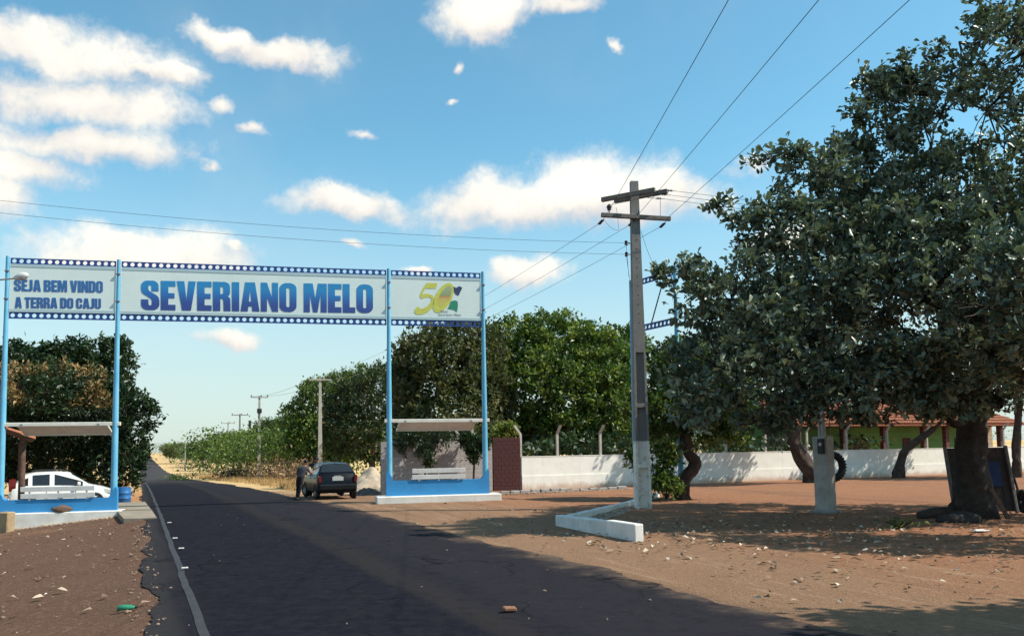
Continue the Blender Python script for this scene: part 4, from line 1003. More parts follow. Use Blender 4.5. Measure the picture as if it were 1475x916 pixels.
root, body, rows, onside, slab, across = car('hatchback', WP + Vector((0, 0, .12)), R(31), WHP, 'white five door car with roof bars parked behind the left shelter', 'car', 'parked cars', WAG, None)
across('rear_window', 3, 4, .06, .93, .05, GLASS, body); across('windscreen', 8, 7, .08, .93, .03, GLASS, body)
for sd in (1, -1):
    sdv = Vector((0, sd, .35))
    slab('side_window', onside(sd, 4, 6, .36, .82, .10, .95, .012), sdv, GLASS, body); slab('side_window', onside(sd, 6, 8, -.06, .80, .10, .93, .012), sdv, GLASS, body)
    slab('quarter_window', onside(sd, 3.3, 5, .15, .62, .10, .80, .012), sdv, GLASS, body)
    MB().prism([(.60, .80), (.775, .80), (.79, .98), (.74, 1.22), (.60, 1.2)] if sd > 0 else [(-.60, .80), (-.60, 1.2), (-.74, 1.22), (-.79, .98), (-.775, .80)], -.0, .26, 'x').build('tail_lamp', TAIL, root)
    MB().prism([(3.55, .66), (3.98, .60), (4.0, .72), (3.6, .82)], *( (.62, .775) if sd > 0 else (-.775, -.62)), 'y').build('headlight', HEADL, root)
    MB().box((2.62, sd * .92, 1.02), (.14, .17, .14), bevel=.03).build('wing_mirror', WHP, root)
    MB().box((1.75, sd * .825, .86), (.18, .03, .035), bevel=.008).box((.95, sd * .82, .87), (.18, .03, .035), bevel=.008).build('door_handle', WHP, root)
    MB().tube([(.85, sd * .52, 1.50), (.95, sd * .52, 1.545), (2.0, sd * .52, 1.555), (2.15, sd * .52, 1.49)], .018, 6).build('roof_bar', TRIM, root)
    MB().box((1.95, sd * .822, .42), (2.3, .02, .07), bevel=.006).build('side_moulding', mat('moulding_grey', (0.3, 0.3, 0.3), None, 5, .6), root)
    MB().box((1.40, sd * .818, .64), (.010, .012, .62)).box((2.52, sd * .818, .62), (.010, .012, .60)).build('door_gap', TRIM, root)
MB().box((.03, 0, .46), (.2, 1.5, .26), bevel=.06).build('rear_bumper', WHP, root); MB().box((4.05, 0, .42), (.2, 1.42, .26), bevel=.06).build('front_bumper', WHP, root)
wheels_for(root, (.72, 3.28), .81, .30, 0)
root.scale = (.87, .95, 1.0)

# ================================================================== people
def skinned(name, joints, bones, mats, root=0, sub=2, pick=None, parent=None, loc=(0, 0, 0)):
    me = bpy.data.meshes.new(name); me.from_pydata([j[0] for j in joints], bones, [])
    o = bpy.data.objects.new(name, me); COL.objects.link(o)
    sk = o.modifiers.new('skin', 'SKIN'); sk.use_smooth_shade = True
    lay = me.skin_vertices[0].data
    for i, j in enumerate(joints): lay[i].radius = (j[1], j[2] if len(j) > 2 else j[1]); lay[i].use_root = (i == root)
    sb = o.modifiers.new('sub', 'SUBSURF'); sb.levels = sub; sb.render_levels = sub
    dg = bpy.context.evaluated_depsgraph_get(); m2 = bpy.data.meshes.new_from_object(o.evaluated_get(dg)); m2.name = name
    bpy.data.objects.remove(o); bpy.data.meshes.remove(me)
    m2.materials.clear()
    for m_ in mats: m2.materials.append(m_)
    J = np.array([j[0] for j in joints]); A = J[[b[0] for b in bones]]; B = J[[b[1] for b in bones]]
    if pick:
        for p in m2.polygons:
            c = np.array(p.center); ab = B - A; u = np.clip(((c - A) * ab).sum(1) / np.maximum((ab * ab).sum(1), 1e-9), 0, 1)
            k = int(np.argmin(((A + ab * u[:, None] - c) ** 2).sum(1))); p.material_index = pick(bones[k], u[k])
    m2.shade_smooth()
    return link(name, m2, parent)
SKIN = mat('skin', (0.22, 0.115, 0.075), (0.19, 0.095, 0.062), 8, .55)
HAIR = mat('dark_hair', (0.012, 0.010, 0.010), None, 20, .6)
SHOE = mat('dark_shoe', (0.02, 0.018, 0.017), None, 9, .6)
def person(loc, rz, lab, shirt, trousers, pose):
    root = thing('person', loc, rz, lab, 'person', 'people beside the dark car'); g = pose
    names = ['pelvis', 'belly', 'chest', 'neck', 'head0', 'head1', 'shL', 'elL', 'wrL', 'haL', 'shR', 'elR', 'wrR', 'haR', 'hipL', 'knL', 'anL', 'toL', 'hipR', 'knR', 'anR', 'toR']
    rad = dict(pelvis=(.15, .115), belly=(.14, .105), chest=(.165, .115), neck=(.055, .055), head0=(.075, .085), head1=(.085, .095), sh=.068, el=.046, wr=.031, ha=.034, hip=.095, kn=.064, an=.045, to=.042)
    ix = {n: i for i, n in enumerate(names)}
    joints = [(Vector(g[n]), *(rad[n] if n in rad and isinstance(rad[n], tuple) else (rad[n[:-1]],) * 2)) for n in names]
    bn = [('pelvis', 'belly'), ('belly', 'chest'), ('chest', 'neck'), ('neck', 'head0'), ('head0', 'head1'), ('chest', 'shL'), ('shL', 'elL'), ('elL', 'wrL'), ('wrL', 'haL'), ('chest', 'shR'), ('shR', 'elR'), ('elR', 'wrR'), ('wrR', 'haR'),
          ('pelvis', 'hipL'), ('hipL', 'knL'), ('knL', 'anL'), ('anL', 'toL'), ('pelvis', 'hipR'), ('hipR', 'knR'), ('knR', 'anR'), ('anR', 'toR')]
    bones = [(ix[a], ix[b]) for a, b in bn]
    def pk(b, u):
        a, c = names[b[0]], names[b[1]]
        if c.startswith('to') or (c.startswith('an') and u > .93): return 3
        if c[:2] in ('hi', 'kn', 'an') or (a == 'pelvis' and u < .25): return 2
        if c.startswith('head') or c == 'neck' and u > .7 or c[:2] in ('wr', 'ha') or (c[:2] == 'el' and u > .55): return 0
        return 1
    body = skinned('body', joints, bones, [SKIN, shirt, trousers, SHOE], 0, 2, pk, root)
    # fingers: own short chains rooted in the palm
    for sd in 'LR':
        w_, h_ = Vector(g['wr' + sd]), Vector(g['ha' + sd]); d = (h_ - w_).normalized(); sidev = d.cross(Vector((0, 0, 1))); sidev = sidev.normalized() if sidev.length > .1 else Vector((1, 0, 0)); dn = d.cross(sidev)
        fj, fb = [], []
        for i, (off, ln) in enumerate(((-.026, .062), (-.009, .072), (.009, .068), (.025, .054))):
            b0 = len(fj); p0 = h_ + sidev * off; fj += [(p0, .010), (p0 + d * ln * .55 - dn * .008, .009), (p0 + d * ln - dn * .028, .0075)]; fb += [(b0, b0 + 1), (b0 + 1, b0 + 2)]
            if i: fb.append((b0 - 3, b0))
        b0 = len(fj); p0 = h_ - d * .045 - sidev * .034; fj += [(p0, .011), (p0 + d * .03 - sidev * .022, .010), (p0 + d * .058 - sidev * .028, .008)]; fb += [(b0, b0 + 1), (b0 + 1, b0 + 2), (0, b0)]
        skinned('fingers', fj, fb, [SKIN], 0, 1, None, root)
    hd = (Vector(g['head0']) + Vector(g['head1'])) / 2; up = (Vector(g['head1']) - Vector(g['head0'])).normalized(); fwd = Vector(g['face']).normalized(); fwd = (fwd - up * fwd.dot(up)).normalized(); sd_ = up.cross(fwd)
    def blob(name, c, sc, m, n=2, par=root):
        bm = bmesh.new(); bmesh.ops.create_icosphere(bm, subdivisions=n, radius=1)
        for v in bm.verts: v.co = c + sd_ * (v.co.x * sc[0]) + fwd * (v.co.y * sc[1]) + up * (v.co.z * sc[2])
        me = bpy.data.meshes.new(name); bm.to_mesh(me); bm.free(); me.materials.append(m); me.shade_smooth(); return link(name, me, par)
    blob('hair', hd + up * .050 - fwd * .018, (.090, .102, .088), HAIR)
    blob('nose', hd + fwd * .094 - up * .012, (.014, .020, .024), SKIN, 1)
    for s in (1, -1):
        blob('ear', hd + sd_ * .084 * s - up * .01 - fwd * .01, (.012, .024, .032), SKIN, 1); blob('eye', hd + sd_ * .033 * s + fwd * .080 + up * .018, (.014, .008, .009), HAIR, 1)
    blob('mouth', hd + fwd * .080 - up * .055, (.024, .010, .007), mat('lips', (0.16, 0.06, 0.05), None, 9, .5), 1)
    return root
# x = right of the view, y = away.  First: weight on one leg, shins crossed, upper body bent over towards the car door
q = G(425, 32.8)
person(q, 0, 'person in dark grey shirt and black trousers leaning over at the car door', mat('grey_shirt', (0.075, 0.075, 0.085), (0.045, 0.045, 0.052), 9, .9), mat('black_trousers', (0.012, 0.012, 0.016), (0.02, 0.02, 0.025), 8, .9),
       dict(pelvis=(.20, .02, .86), belly=(.24, .05, 1.00), chest=(.30, .10, 1.18), neck=(.36, .16, 1.33), head0=(.375, .18, 1.40), head1=(.395, .20, 1.50), face=(.6, .7, -.2),
            shL=(.12, .16, 1.25), elL=(.02, .22, 1.02), wrL=(.16, .34, .94), haL=(.24, .37, .94), shR=(.46, .02, 1.24), elR=(.60, .12, 1.04), wrR=(.70, .28, 1.14), haR=(.75, .33, 1.17),
            hipL=(.11, .04, .82), knL=(.10, .04, .46), anL=(.05, .10, .09), toL=(-.02, -.08, .045), hipR=(.29, .0, .82), knR=(.22, -.06, .46), anR=(.13, -.03, .09), toR=(.15, -.20, .045)))
q = G(449, 35.6)
person(q, 0, 'person half hidden behind the car door, bare arm raised to the roof', mat('black_shirt', (0.02, 0.02, 0.024), (0.03, 0.03, 0.034), 9, .9), MATS['black_trousers'],
       dict(pelvis=(.12, 0, .90), belly=(.13, .0, 1.06), chest=(.16, -.02, 1.26), neck=(.18, -.05, 1.44), head0=(.20, -.07, 1.51), head1=(.22, -.09, 1.61), face=(-.3, -.9, 0),
            shL=(-.02, -.02, 1.36), elL=(-.22, -.18, 1.26), wrL=(-.22, -.22, 1.50), haL=(-.21, -.23, 1.58), shR=(.34, -.02, 1.36), elR=(.46, -.1, 1.14), wrR=(.42, -.3, 1.10), haR=(.40, -.37, 1.10),
            hipL=(.03, 0, .86), knL=(.0, -.03, .48), anL=(-.01, .03, .09), toL=(-.03, -.13, .045), hipR=(.21, 0, .86), knR=(.22, -.04, .48), anR=(.23, .02, .09), toR=(.25, -.14, .045)))

# ================================================================== trees
def orth(N):
    a = np.where(np.abs(N[:, 2:3]) < .9, np.array([[0, 0, 1.]]), np.array([[1., 0, 0]])); U = np.cross(N, a); U /= np.linalg.norm(U, axis=1, keepdims=True)
    return U, np.cross(N, U)
def norm(a): return a / np.maximum(np.linalg.norm(a, axis=-1, keepdims=True), 1e-9)
def tubes_np(A, B, ra, rb, n=4, bend=None):
    """straight tapered tubes from A to B as one vertex/face block (one mid ring bent a little)"""
    D = norm(B - A); U, W = orth(D); Vs = []; K = len(A)
    mid = (A + B) / 2 if bend is None else (A + B) / 2 + bend
    for C, r in ((A, ra), (mid, (ra + rb) / 2), (B, rb)):
        for k in range(n):
            an = 2 * math.pi * k / n; Vs.append(C + (U * math.cos(an) + W * math.sin(an)) * r[:, None])
    V = np.stack(Vs, 1); off = (np.arange(K) * 3 * n)[:, None, None]
    f = np.array([[g * n + k, g * n + (k + 1) % n, (g + 1) * n + (k + 1) % n, (g + 1) * n + k] for g in range(2) for k in range(n)])
    return V.reshape(-1, 3), (f[None] + off).reshape(-1, 4)
def leaves_np(C, D, Nn, L, wd, shape):
    """one leaf per row: base C, direction D, normal Nn, length L"""
    S = norm(np.cross(D, Nn)); N2 = np.cross(S, D); K = len(C)
    if shape == 4:
        pr = [(0, 0, 0), (.5, -.5, .10), (1, 0, -.04), (.5, .5, .10)]; f = np.array([[0, 1, 2], [0, 2, 3]])
    else:
        pr = [(0, 0, 0), (.38, -.36, .07), (.78, -.5, .10), (1, 0, -.10), (.78, .5, .10), (.38, .36, .07), (.5, 0, -.02)]; f = np.array([[0, 1, 6], [1, 2, 6], [2, 3, 6], [3, 4, 6], [4, 5, 6], [5, 0, 6]])
    V = np.stack([C + D * (L * a)[:, None] + S * (L * wd * b)[:, None] + N2 * (L * c)[:, None] for a, b, c in pr], 1)
    return V.reshape(-1, 3), (f[None] + (np.arange(K) * len(pr))[:, None, None]).reshape(-1, 3), len(pr)

def tree(name, base, trunk, blobs, ncl, nlv, llen, lm, bark, lab, cat='tree', grp=None, seed=1, wd=.55, shape=4, spread=.34, shell=.62, limb_r=.10, sub=45, tone_shift=0.0, twig=.012, single=0, gaps=0.0, side_tone=None):
    """trunk: list of (point, radius) in world space; blobs: list of (centre, (rx, ry, rz)).  The thing's Empty stands at base."""
    rg = np.random.default_rng(seed); base = np.array(base, float)
    root = thing(name, base, 0, lab, cat, grp)
    BC = np.array([b[0] for b in blobs], float); BR = np.array([b[1] if hasattr(b[1], '__len__') else (b[1],) * 3 for b in blobs], float)
    wts = (BR[:, 0] * BR[:, 1] + BR[:, 0] * BR[:, 2] + BR[:, 1] * BR[:, 2]) ; wts = wts / wts.sum()
    bi = rg.choice(len(BC), ncl * 3, p=wts); dv = norm(rg.normal(size=(ncl * 3, 3)))
    rr_ = shell + (1 - shell) * rg.random(ncl * 3) ** .6
    rr_ *= 1 + .20 * (rg.random(ncl * 3) - .5)
    deep = rg.random(ncl * 3) < .16; rr_ = np.where(deep, rr_ * rg.random(ncl * 3), rr_)
    PT = BC[bi] + dv * BR[bi] * rr_[:, None]
    q = (((PT[:, None] - BC[None]) / BR[None]) ** 2).sum(-1); q[np.arange(len(PT)), bi] = 9
    keep = (q.min(1) > .55) | (rg.random(len(PT)) < .22)
    if gaps:
        cell = np.floor(PT / .8).astype(int); hsh = (np.sin(cell[:, 0] * 12.9 + cell[:, 1] * 78.2 + cell[:, 2] * 37.7) * 43758.5) % 1; keep &= hsh > gaps + (.24 * np.clip((PT[:, 2] - 6.5) / 3.5, 0, 1) if single else 0)
    keep &= PT[:, 2] > base[2] + .25
    PT = PT[keep][:ncl]; OUT = norm(dv[keep][:ncl] * 1.0 + np.array([0, 0, .35]))
    # skeleton: trunk, limbs to each lobe, boughs, twigs
    tp = [np.array(p, float) for p, r in trunk]; tr_ = [r for p, r in trunk]
    sk = MB(); fine_p, fine_r = [], []
    for i in range(len(tp) - 1):
        p0, p1, p2, p3 = tp[max(i - 1, 0)], tp[i], tp[i + 1], tp[min(i + 2, len(tp) - 1)]
        for u in np.linspace(0, 1, 6, endpoint=False): fine_p.append(.5 * (2 * p1 + (p2 - p0) * u + (2 * p0 - 5 * p1 + 4 * p2 - p3) * u * u + (3 * p1 - p0 - 3 * p2 + p3) * u ** 3) + rg.normal(size=3) * .035 * tr_[i]); fine_r.append(tr_[i] * (1 - u) + tr_[i + 1] * u)
    fine_p.append(tp[-1]); fine_r.append(tr_[-1]); sides = 22; i0 = len(sk.v); sk.tube([Vector(p - base) for p in fine_p], fine_r, sides)
    ph = rg.random(4) * 6.28
    for i, (p, r) in enumerate(zip(fine_p, fine_r)):             # flutes, knots and a flare at the foot
        for k in range(sides):
            an = 2 * math.pi * k / sides; v = np.array(sk.v[i0 + i * sides + k]); c = p - base; low = max(0, 1 - (v[2] / max(.6, 2.2 * r)))
            q = 1 + (.07 + .09 * low) * math.sin(5 * an + ph[0] + .25 * i) + .05 * math.sin(9 * an + ph[1] - .4 * i) + .08 * math.sin(2 * an + ph[2] + .7 * i) + .05 * (rg.random() - .5)
            sk.v[i0 + i * sides + k] = tuple(c + (v - c) * q)
    nodes = [tp[-1], (tp[-1] + tp[-2]) / 2]; nr = [tr_[-1], tr_[-2]]
    order = np.argsort(np.linalg.norm(BC - tp[-1], axis=1))
    for b in order:
        c = BC[b] - np.array([0, 0, BR[b, 2] * .25]); nd = np.array(nodes); i = int(np.argmin(np.linalg.norm(nd - c, axis=1) + .35 * np.maximum(0, nd[:, 2] - c[2]))); a = nd[i]
        L_ = np.linalg.norm(c - a); n = max(3, int(L_ / .8)); r0 = min(nr[i] * .85, limb_r * (1 + .15 * L_)); pts = []; rad = []
        for k in range(n + 1):
            u = k / n; p = a * (1 - u) + c * u + np.array([0, 0, .12 * L_ * math.sin(math.pi * u)]) + (rg.normal(size=3) * .10 * L_ / n ** .5 if 0 < k < n else 0); pts.append(p); rad.append(r0 * (1 - .6 * u))
            if k: nodes.append(p); nr.append(rad[-1])
        sk.tube([Vector(p - base) for p in pts], rad, 7, False)
    nd = np.array(nodes); sel = rg.choice(len(PT), min(sub * len(BC), len(PT) // 2), replace=False)
    SP = PT[sel] * .72 + BC[bi[keep][:ncl]][sel] * .28
    ii = np.argmin(((SP[:, None] - nd[None]) ** 2).sum(-1), 1); A_ = nd[ii]; ln = np.linalg.norm(SP - A_, axis=1)
    v1, f1 = tubes_np(A_ - base, SP - base, np.clip(.012 + .012 * ln, .012, .05), np.full(len(SP), .010), 4, rg.normal(size=SP.shape) * .10 * ln[:, None])
    ii = np.concatenate([np.argmin(((PT[a:a + 400, None] - SP[None]) ** 2).sum(-1), 1) for a in range(0, len(PT), 400)]); A2 = SP[ii]; ln = np.linalg.norm(PT - A2, axis=1)
    v2, f2 = tubes_np(A2 - base, PT - base, np.full(len(PT), twig), np.full(len(PT), twig * .5), 3, rg.normal(size=PT.shape) * .12 * ln[:, None])
    trk = sk.mesh('trunk', bark, 60)
    link('trunk', trk, root)
    o = link('branches', np_mesh('branches', np.vstack([v1, v2]), np.vstack([f1, f2 + len(v1)]), bark), root); o['kind'] = 'stuff'
    # leaves in loose tufts at the twig ends
    K = len(PT); N = K * nlv; ci = np.repeat(np.arange(K), nlv)
    back = norm(A2 - PT); along = rg.random(N) ** 1.4 * spread
    C = PT[ci] + back[ci] * along[:, None] + rg.normal(size=(N, 3)) * spread * .30
    D = norm(OUT[ci] * .55 + rg.normal(size=(N, 3)) * .75 + np.array([0, 0, .05])); NN = norm(rg.normal(size=(N, 3)) * .6 + np.array([0, 0, 1.0]))
    L = llen * (.65 + .6 * rg.random(N))
    hgt = (PT[:, 2] - PT[:, 2].min()) / max(np.ptp(PT[:, 2]), .1)
    ct = rg.random(K) * .55; 
    tone = np.clip(ct[ci] + rg.random(N) * .45 + tone_shift, 0, 1)
    if side_tone is not None: tone = np.clip(tone + side_tone(PT)[ci], 0, 1)
    if single:
        toc = np.array([0, 0, CAMZ]) - C; dist = np.linalg.norm(toc, axis=1)
        px = CXP + FPX * C[:, 0] / C[:, 1]; py = 646 - FPX * (C[:, 2] - CAMZ) / C[:, 1]
        facing = np.abs((norm(toc) * NN).sum(1))
        vis = (px > 20) & (px < 1455) & (py > 10) & (py < 700); sc_ = np.where(vis, L / dist * (.4 + facing), -1); one = np.argsort(-sc_)[:single]
        unit = np.zeros((1, 3)); vu, fu, _ = leaves_np(unit, np.array([[0, 1., 0]]), np.array([[0, 0, 1.]]), np.array([1.]), wd, shape)
        lms = [np_mesh('leaf', vu, fu, lm, np.full(len(vu), tq), smooth=True) for tq in (.15, .35, .55, .75, .92)]
        for k in one:
            y = D[k]; x = norm(np.cross(y, NN[k])); z = np.cross(x, y)
            o = link('leaf', lms[min(4, int(tone[k] * 5))], root)
            o.matrix_local = Matrix(((x[0] * L[k], y[0] * L[k], z[0] * L[k], C[k, 0] - base[0]), (x[1] * L[k], y[1] * L[k], z[1] * L[k], C[k, 1] - base[1]), (x[2] * L[k], y[2] * L[k], z[2] * L[k], C[k, 2] - base[2]), (0, 0, 0, 1)))
        mk = np.ones(N, bool); mk[one] = False; C, D, NN, L, tone = C[mk], D[mk], NN[mk], L[mk], tone[mk]
    V, F, per = leaves_np(C - base, D, NN, L, wd, shape)
    o = link('crown', np_mesh('crown', V, F, lm, np.repeat(tone, per), smooth=(shape != 4)), root); o['kind'] = 'stuff'
    return root

LEAFB = leaf_mat('leaf_grey_green', [(0, (0.038, 0.062, 0.044)), (.35, (0.088, 0.126, 0.092)), (.7, (0.165, 0.212, 0.155)), (.93, (0.26, 0.30, 0.225)), (1, (0.22, 0.125, 0.060))], .16, .36)
LEAFG = leaf_mat('leaf_bright_green', [(0, (0.022, 0.050, 0.014)), (.4, (0.060, 0.115, 0.024)), (.72, (0.165, 0.225, 0.046)), (.95, (0.30, 0.33, 0.080)), (1, (0.22, 0.15, 0.05))], .30, .42)
LEAFD = leaf_mat('leaf_dark_green', [(0, (0.012, 0.028, 0.012)), (.4, (0.026, 0.055, 0.020)), (.7, (0.050, 0.085, 0.030)), (.84, (0.10, 0.085, 0.035)), (1, (0.34, 0.215, 0.090))], .20, .40)
LEAFF = leaf_mat('leaf_far_green', [(0, (0.085, 0.115, 0.045)), (.5, (0.15, 0.195, 0.075)), (1, (0.25, 0.28, 0.13))], .30, .6)  # paler green: distance haze is painted into the leaf colour
LEAFM = leaf_mat('leaf_mid_green', [(0, (0.020, 0.042, 0.014)), (.45, (0.048, 0.085, 0.025)), (.85, (0.105, 0.150, 0.045)), (1, (0.16, 0.19, 0.065))], .22, .5)
LEAFO = leaf_mat('leaf_olive', [(0, (0.030, 0.042, 0.018)), (.4, (0.065, 0.085, 0.032)), (.75, (0.125, 0.135, 0.050)), (1, (0.20, 0.165, 0.075))], .26, .5)
def B(px, py, y, rx, rz=None, ry=None): return (tuple(P(px, py, y)), (rx, ry or rx, rz or rx))
def bole(px, y, pts):
    """trunk from pixels: base column px at distance y, then (px, py, dy, radius)"""
    b = G(px, y); return b, [(Vector((b.x, b.y, b.z - .25)), pts[0][3] * 1.1)] + [(P(a, c, y + dy), r) for a, c, dy, r in pts]

# the big tree on the right
b = G(1398, 20.0)
tk = [(b + Vector((0, 0, -.3)), .56), (b + Vector((0, 0, .12)), .48), (b + Vector((.0, 0, .6)), .41), (P(1398, 655, 20), .34), (P(1401, 610, 20), .29), (P(1403, 570, 20), .33)]
BARKB = mat('bark_dark', (0.050, 0.038, 0.032), (0.022, 0.018, 0.016), 5, 0.95, 1.0, 12)
bl_ = [B(1490, 40, 19.5, 1.9), B(1420, 130, 19, 1.9), B(1330, 165, 19, 1.35, 1.1), B(1250, 215, 18.5, 1.1, .95), B(1180, 265, 18, 1.1, .85), B(1120, 330, 17.2, .95, .8), B(1215, 350, 18, 1.5), B(1085, 430, 16.6, 1.05, .95), B(1015, 425, 16.2, .72, .6), B(992, 372, 16, .42, .34), B(950, 395, 16, .20, .16), B(1000, 455, 16.2, .45, .4),
       B(1030, 510, 16.6, .95, .85), B(1110, 530, 17, 1.25, 1.0), B(1200, 470, 17.5, 1.7, 1.5), B(1210, 560, 17, 1.0, .62), B(1330, 400, 18.5, 2.1), B(1310, 290, 19, 1.9), B(1420, 290, 19.5, 2.4), B(1490, 400, 19, 2.3), B(1450, 510, 18.5, 1.7, 1.1), B(1330, 530, 18, 1.4, .85), B(1290, 480, 17.6, 1.4, 1.0), B(1420, 420, 16.6, 1.7, 1.3), B(1500, 400, 15.4, 1.5, 1.2), B(1610, 380, 14.4, 1.7, 1.2), B(1740, 360, 14.2, 1.8, 1.3), B(1560, 470, 15, 1.5, .9),
       B(1130, 455, 21, 1.6, 1.3), B(1230, 400, 22.5, 2.2), B(1380, 330, 23, 2.8), B(1500, 480, 22, 2.2, 1.6), B(1190, 152, 18.4, .40, .18), B(1080, 232, 17.6, .40, .20), B(1038, 296, 17, .35, .15), B(1065, 318, 17, .35, .16), B(1135, 218, 17.8, .5, .2), B(1600, 250, 19, 2.6), B(1620, 450, 19, 2.4, 1.8), B(1265, 125, 18.8, .8, .5), B(1225, 160, 18.6, .6, .35), B(1300, 110, 18.9, .7, .45), B(1330, 75, 19, .7, .45), B(1430, 25, 19, .8, .6)]
def back(c, r):
    f = 1.085 if CXP + FPX * c[0] / c[1] < 1330 else 1.03
    return ((c[0] * f, c[1] * f, CAMZ + (c[2] - CAMZ) * f), tuple(q * f for q in r))
bl_ = [back(*q) for q in bl_]
tree('broadleaf_tree', b, tk, bl_ + [back(*q) for q in [B(945, 450, 15.8, .22, .3), B(1060, 575, 16.8, 1.0, .6), B(1130, 590, 17.2, .9, .5), B(1000, 560, 16.6, .8, .7), B(1270, 560, 17.4, 1.2, .65), B(1390, 560, 17.8, 1.1, .6), B(1240, 520, 17.4, 1.2, .9), B(1150, 500, 17.2, 1.0, .9), B(1240, 578, 17.6, 1.0, .45), B(1300, 575, 17.8, 1.0, .45), B(1360, 578, 18.2, .9, .4), B(1180, 590, 17.4, .9, .45), B(1090, 600, 17, .7, .45), B(1010, 590, 16.8, .7, .5), B(1440, 580, 18, .9, .35)]], 6200, 13, .18, LEAFB, BARKB, 'large spreading broadleaf tree with thick trunk filling the right side', 'tree', None, 11, .52, 7, .25, .55, .13, 26, 0, .013, single=300, gaps=.30)

# things at the big tree
ty = thing('tyre', P(1379, 590, 19.62), 0, 'dark worn tyre hung on the left of the big tree trunk', 'tyre')
def tyre_mesh(par, Rr, rr0, rz, ax=Vector((0, 1, 0))):
    MB().torus((0, 0, 0), Rr, rr0, ax, 30, 10, flat=1.15).build('tyre_body', RUBBER, par, 50)
    tr2 = MB()
    for i in range(30):
        an = 2 * math.pi * i / 30; u = ax.orthogonal().normalized(); v = ax.cross(u); d = u * math.cos(an) + v * math.sin(an)
        tr2.box(d * (Rr + rr0 * .93), (.018, .15, .045), (Matrix((d, ax, d.cross(ax))).transposed()).to_quaternion().to_euler())
    tr2.build('tread', RUBBER, par)
tyre_mesh(ty, .34, .088, 0); ty.rotation_euler = (0, 0, R(25))
ts = thing('tyre_swing', P(1197, 672, 23.6), R(8), 'black tyre swing hanging beside the grey meter pillar', 'tyre swing'); tyre_mesh(ts, .34, .095, 0)
MB().tube([(0, 0, .42), (.01, 0, 1.2), (.03, 0, 2.4)], .014, 6).build('rope', mat('rope', (0.12, 0.09, 0.06), None, 20, .9), ts)
cq = G(1452, 20.75); cart = thing('handcart', cq, R(-6), 'dark wooden handcart tipped up against the big tree, blue and white print', 'handcart')
CBED = mat('cart_bed', (0.060, 0.042, 0.036), (0.032, 0.024, 0.022), 4, .8, .4, 22); BEDB = mat('cart_print_blue', (0.012, 0.022, 0.075), (0.016, 0.028, 0.09), 4, .6)
tl = Euler((R(-14), 0, 0))

xb0, xb1 = -1.36, .14
for i in range(6):
    wdt = (xb1 - xb0) / 6; MB().box((xb0 + wdt * (i + .5), .24, .86), (wdt - .006, .03, 1.62), tl, bevel=.004).build('bed_plank', CBED, cart)
for x in (xb0 + .02, xb1 - .02): MB().box((x, .19, .86), (.07, .09, 1.70), tl, bevel=.01).build('side_rail', mat('rail_pale', (0.17, 0.15, 0.14), (0.10, 0.085, 0.08), 8, .8), cart)
pr = MB().box((-.34, .195, .98), (.46, .012, .62), tl, bevel=.003).build('print_panel', BEDB, cart)
MB().torus((-.40, .180, .96), .17, .042, Vector((0, 1, .25)), 18, 6, R(60), R(300), .15).build('print_swirl', mat('print_white', (0.55, 0.56, 0.58), None, 5, .6), pr)
MB().tube([(-.3, .3, .34), (.62, .3, .34)], .035, 8).build('axle', DARKM, cart)
wh = MB().torus((0, 0, 0), .235, .07, Vector((1, 0, 0)), 22, 8).lathe([(0, -.05), (.06, -.05), (.18, -.02), (.18, .02), (.06, .05), (0, .05)], (0, 0, 0), 14, 'x').build('wheel', RUBBER, cart, 50); wh.location = (.42, .3, .30)
MB().lathe([(0, -.06), (.05, -.06), (.05, .06), (0, .06)], (0, 0, 0), 10, 'x').build('hub', STEEL, wh)
MB().tube([(.10, .2, .36), (.30, .28, .60), (.22, .3, .95)], .03, 6).build('handle_bar', DARKM, cart)
lq = G(1436, 19.6); pk_ = MB().box((0, 0, .33), (.10, .035, .86), Euler((0, R(-28), 0)), bevel=.006).build('prop_plank', WOODD); pk_.location = lq; tag(pk_, 'loose plank leaning between the big trunk and the tipped cart', 'plank')
lg_ = G(1345, 20.1); lo_ = MB().tube([(-.45, 0, .06), (-.1, .05, .12), (.35, .02, .14), (.75, -.1, .10)], [.09, .12, .13, .08], 9).build('log', BARK, None, 60); lo_.location = lg_; tag(lo_, 'dark log lying at the left foot of the big tree', 'log')
rk = G(1376, 19.0); bm = bmesh.new(); bmesh.ops.create_icosphere(bm, subdivisions=3, radius=1)
for v in bm.verts: v.co = Vector((v.co.x * .46, v.co.y * .3, max(-.4, v.co.z) * .17)) * (1 + .18 * math.sin(5 * v.co.x + 3 * v.co.y))
me = bpy.data.meshes.new('root_mound'); bm.to_mesh(me); bm.free(); me.materials.append(mat('dark_rock', (0.06, 0.048, 0.042), (0.03, 0.025, 0.024), 7, .95, 1., 20)); me.shade_smooth(); o = link('rock', me); o.location = rk + Vector((0, 0, .05)); tag(o, 'low dark rock in front of the big tree trunk', 'rock')

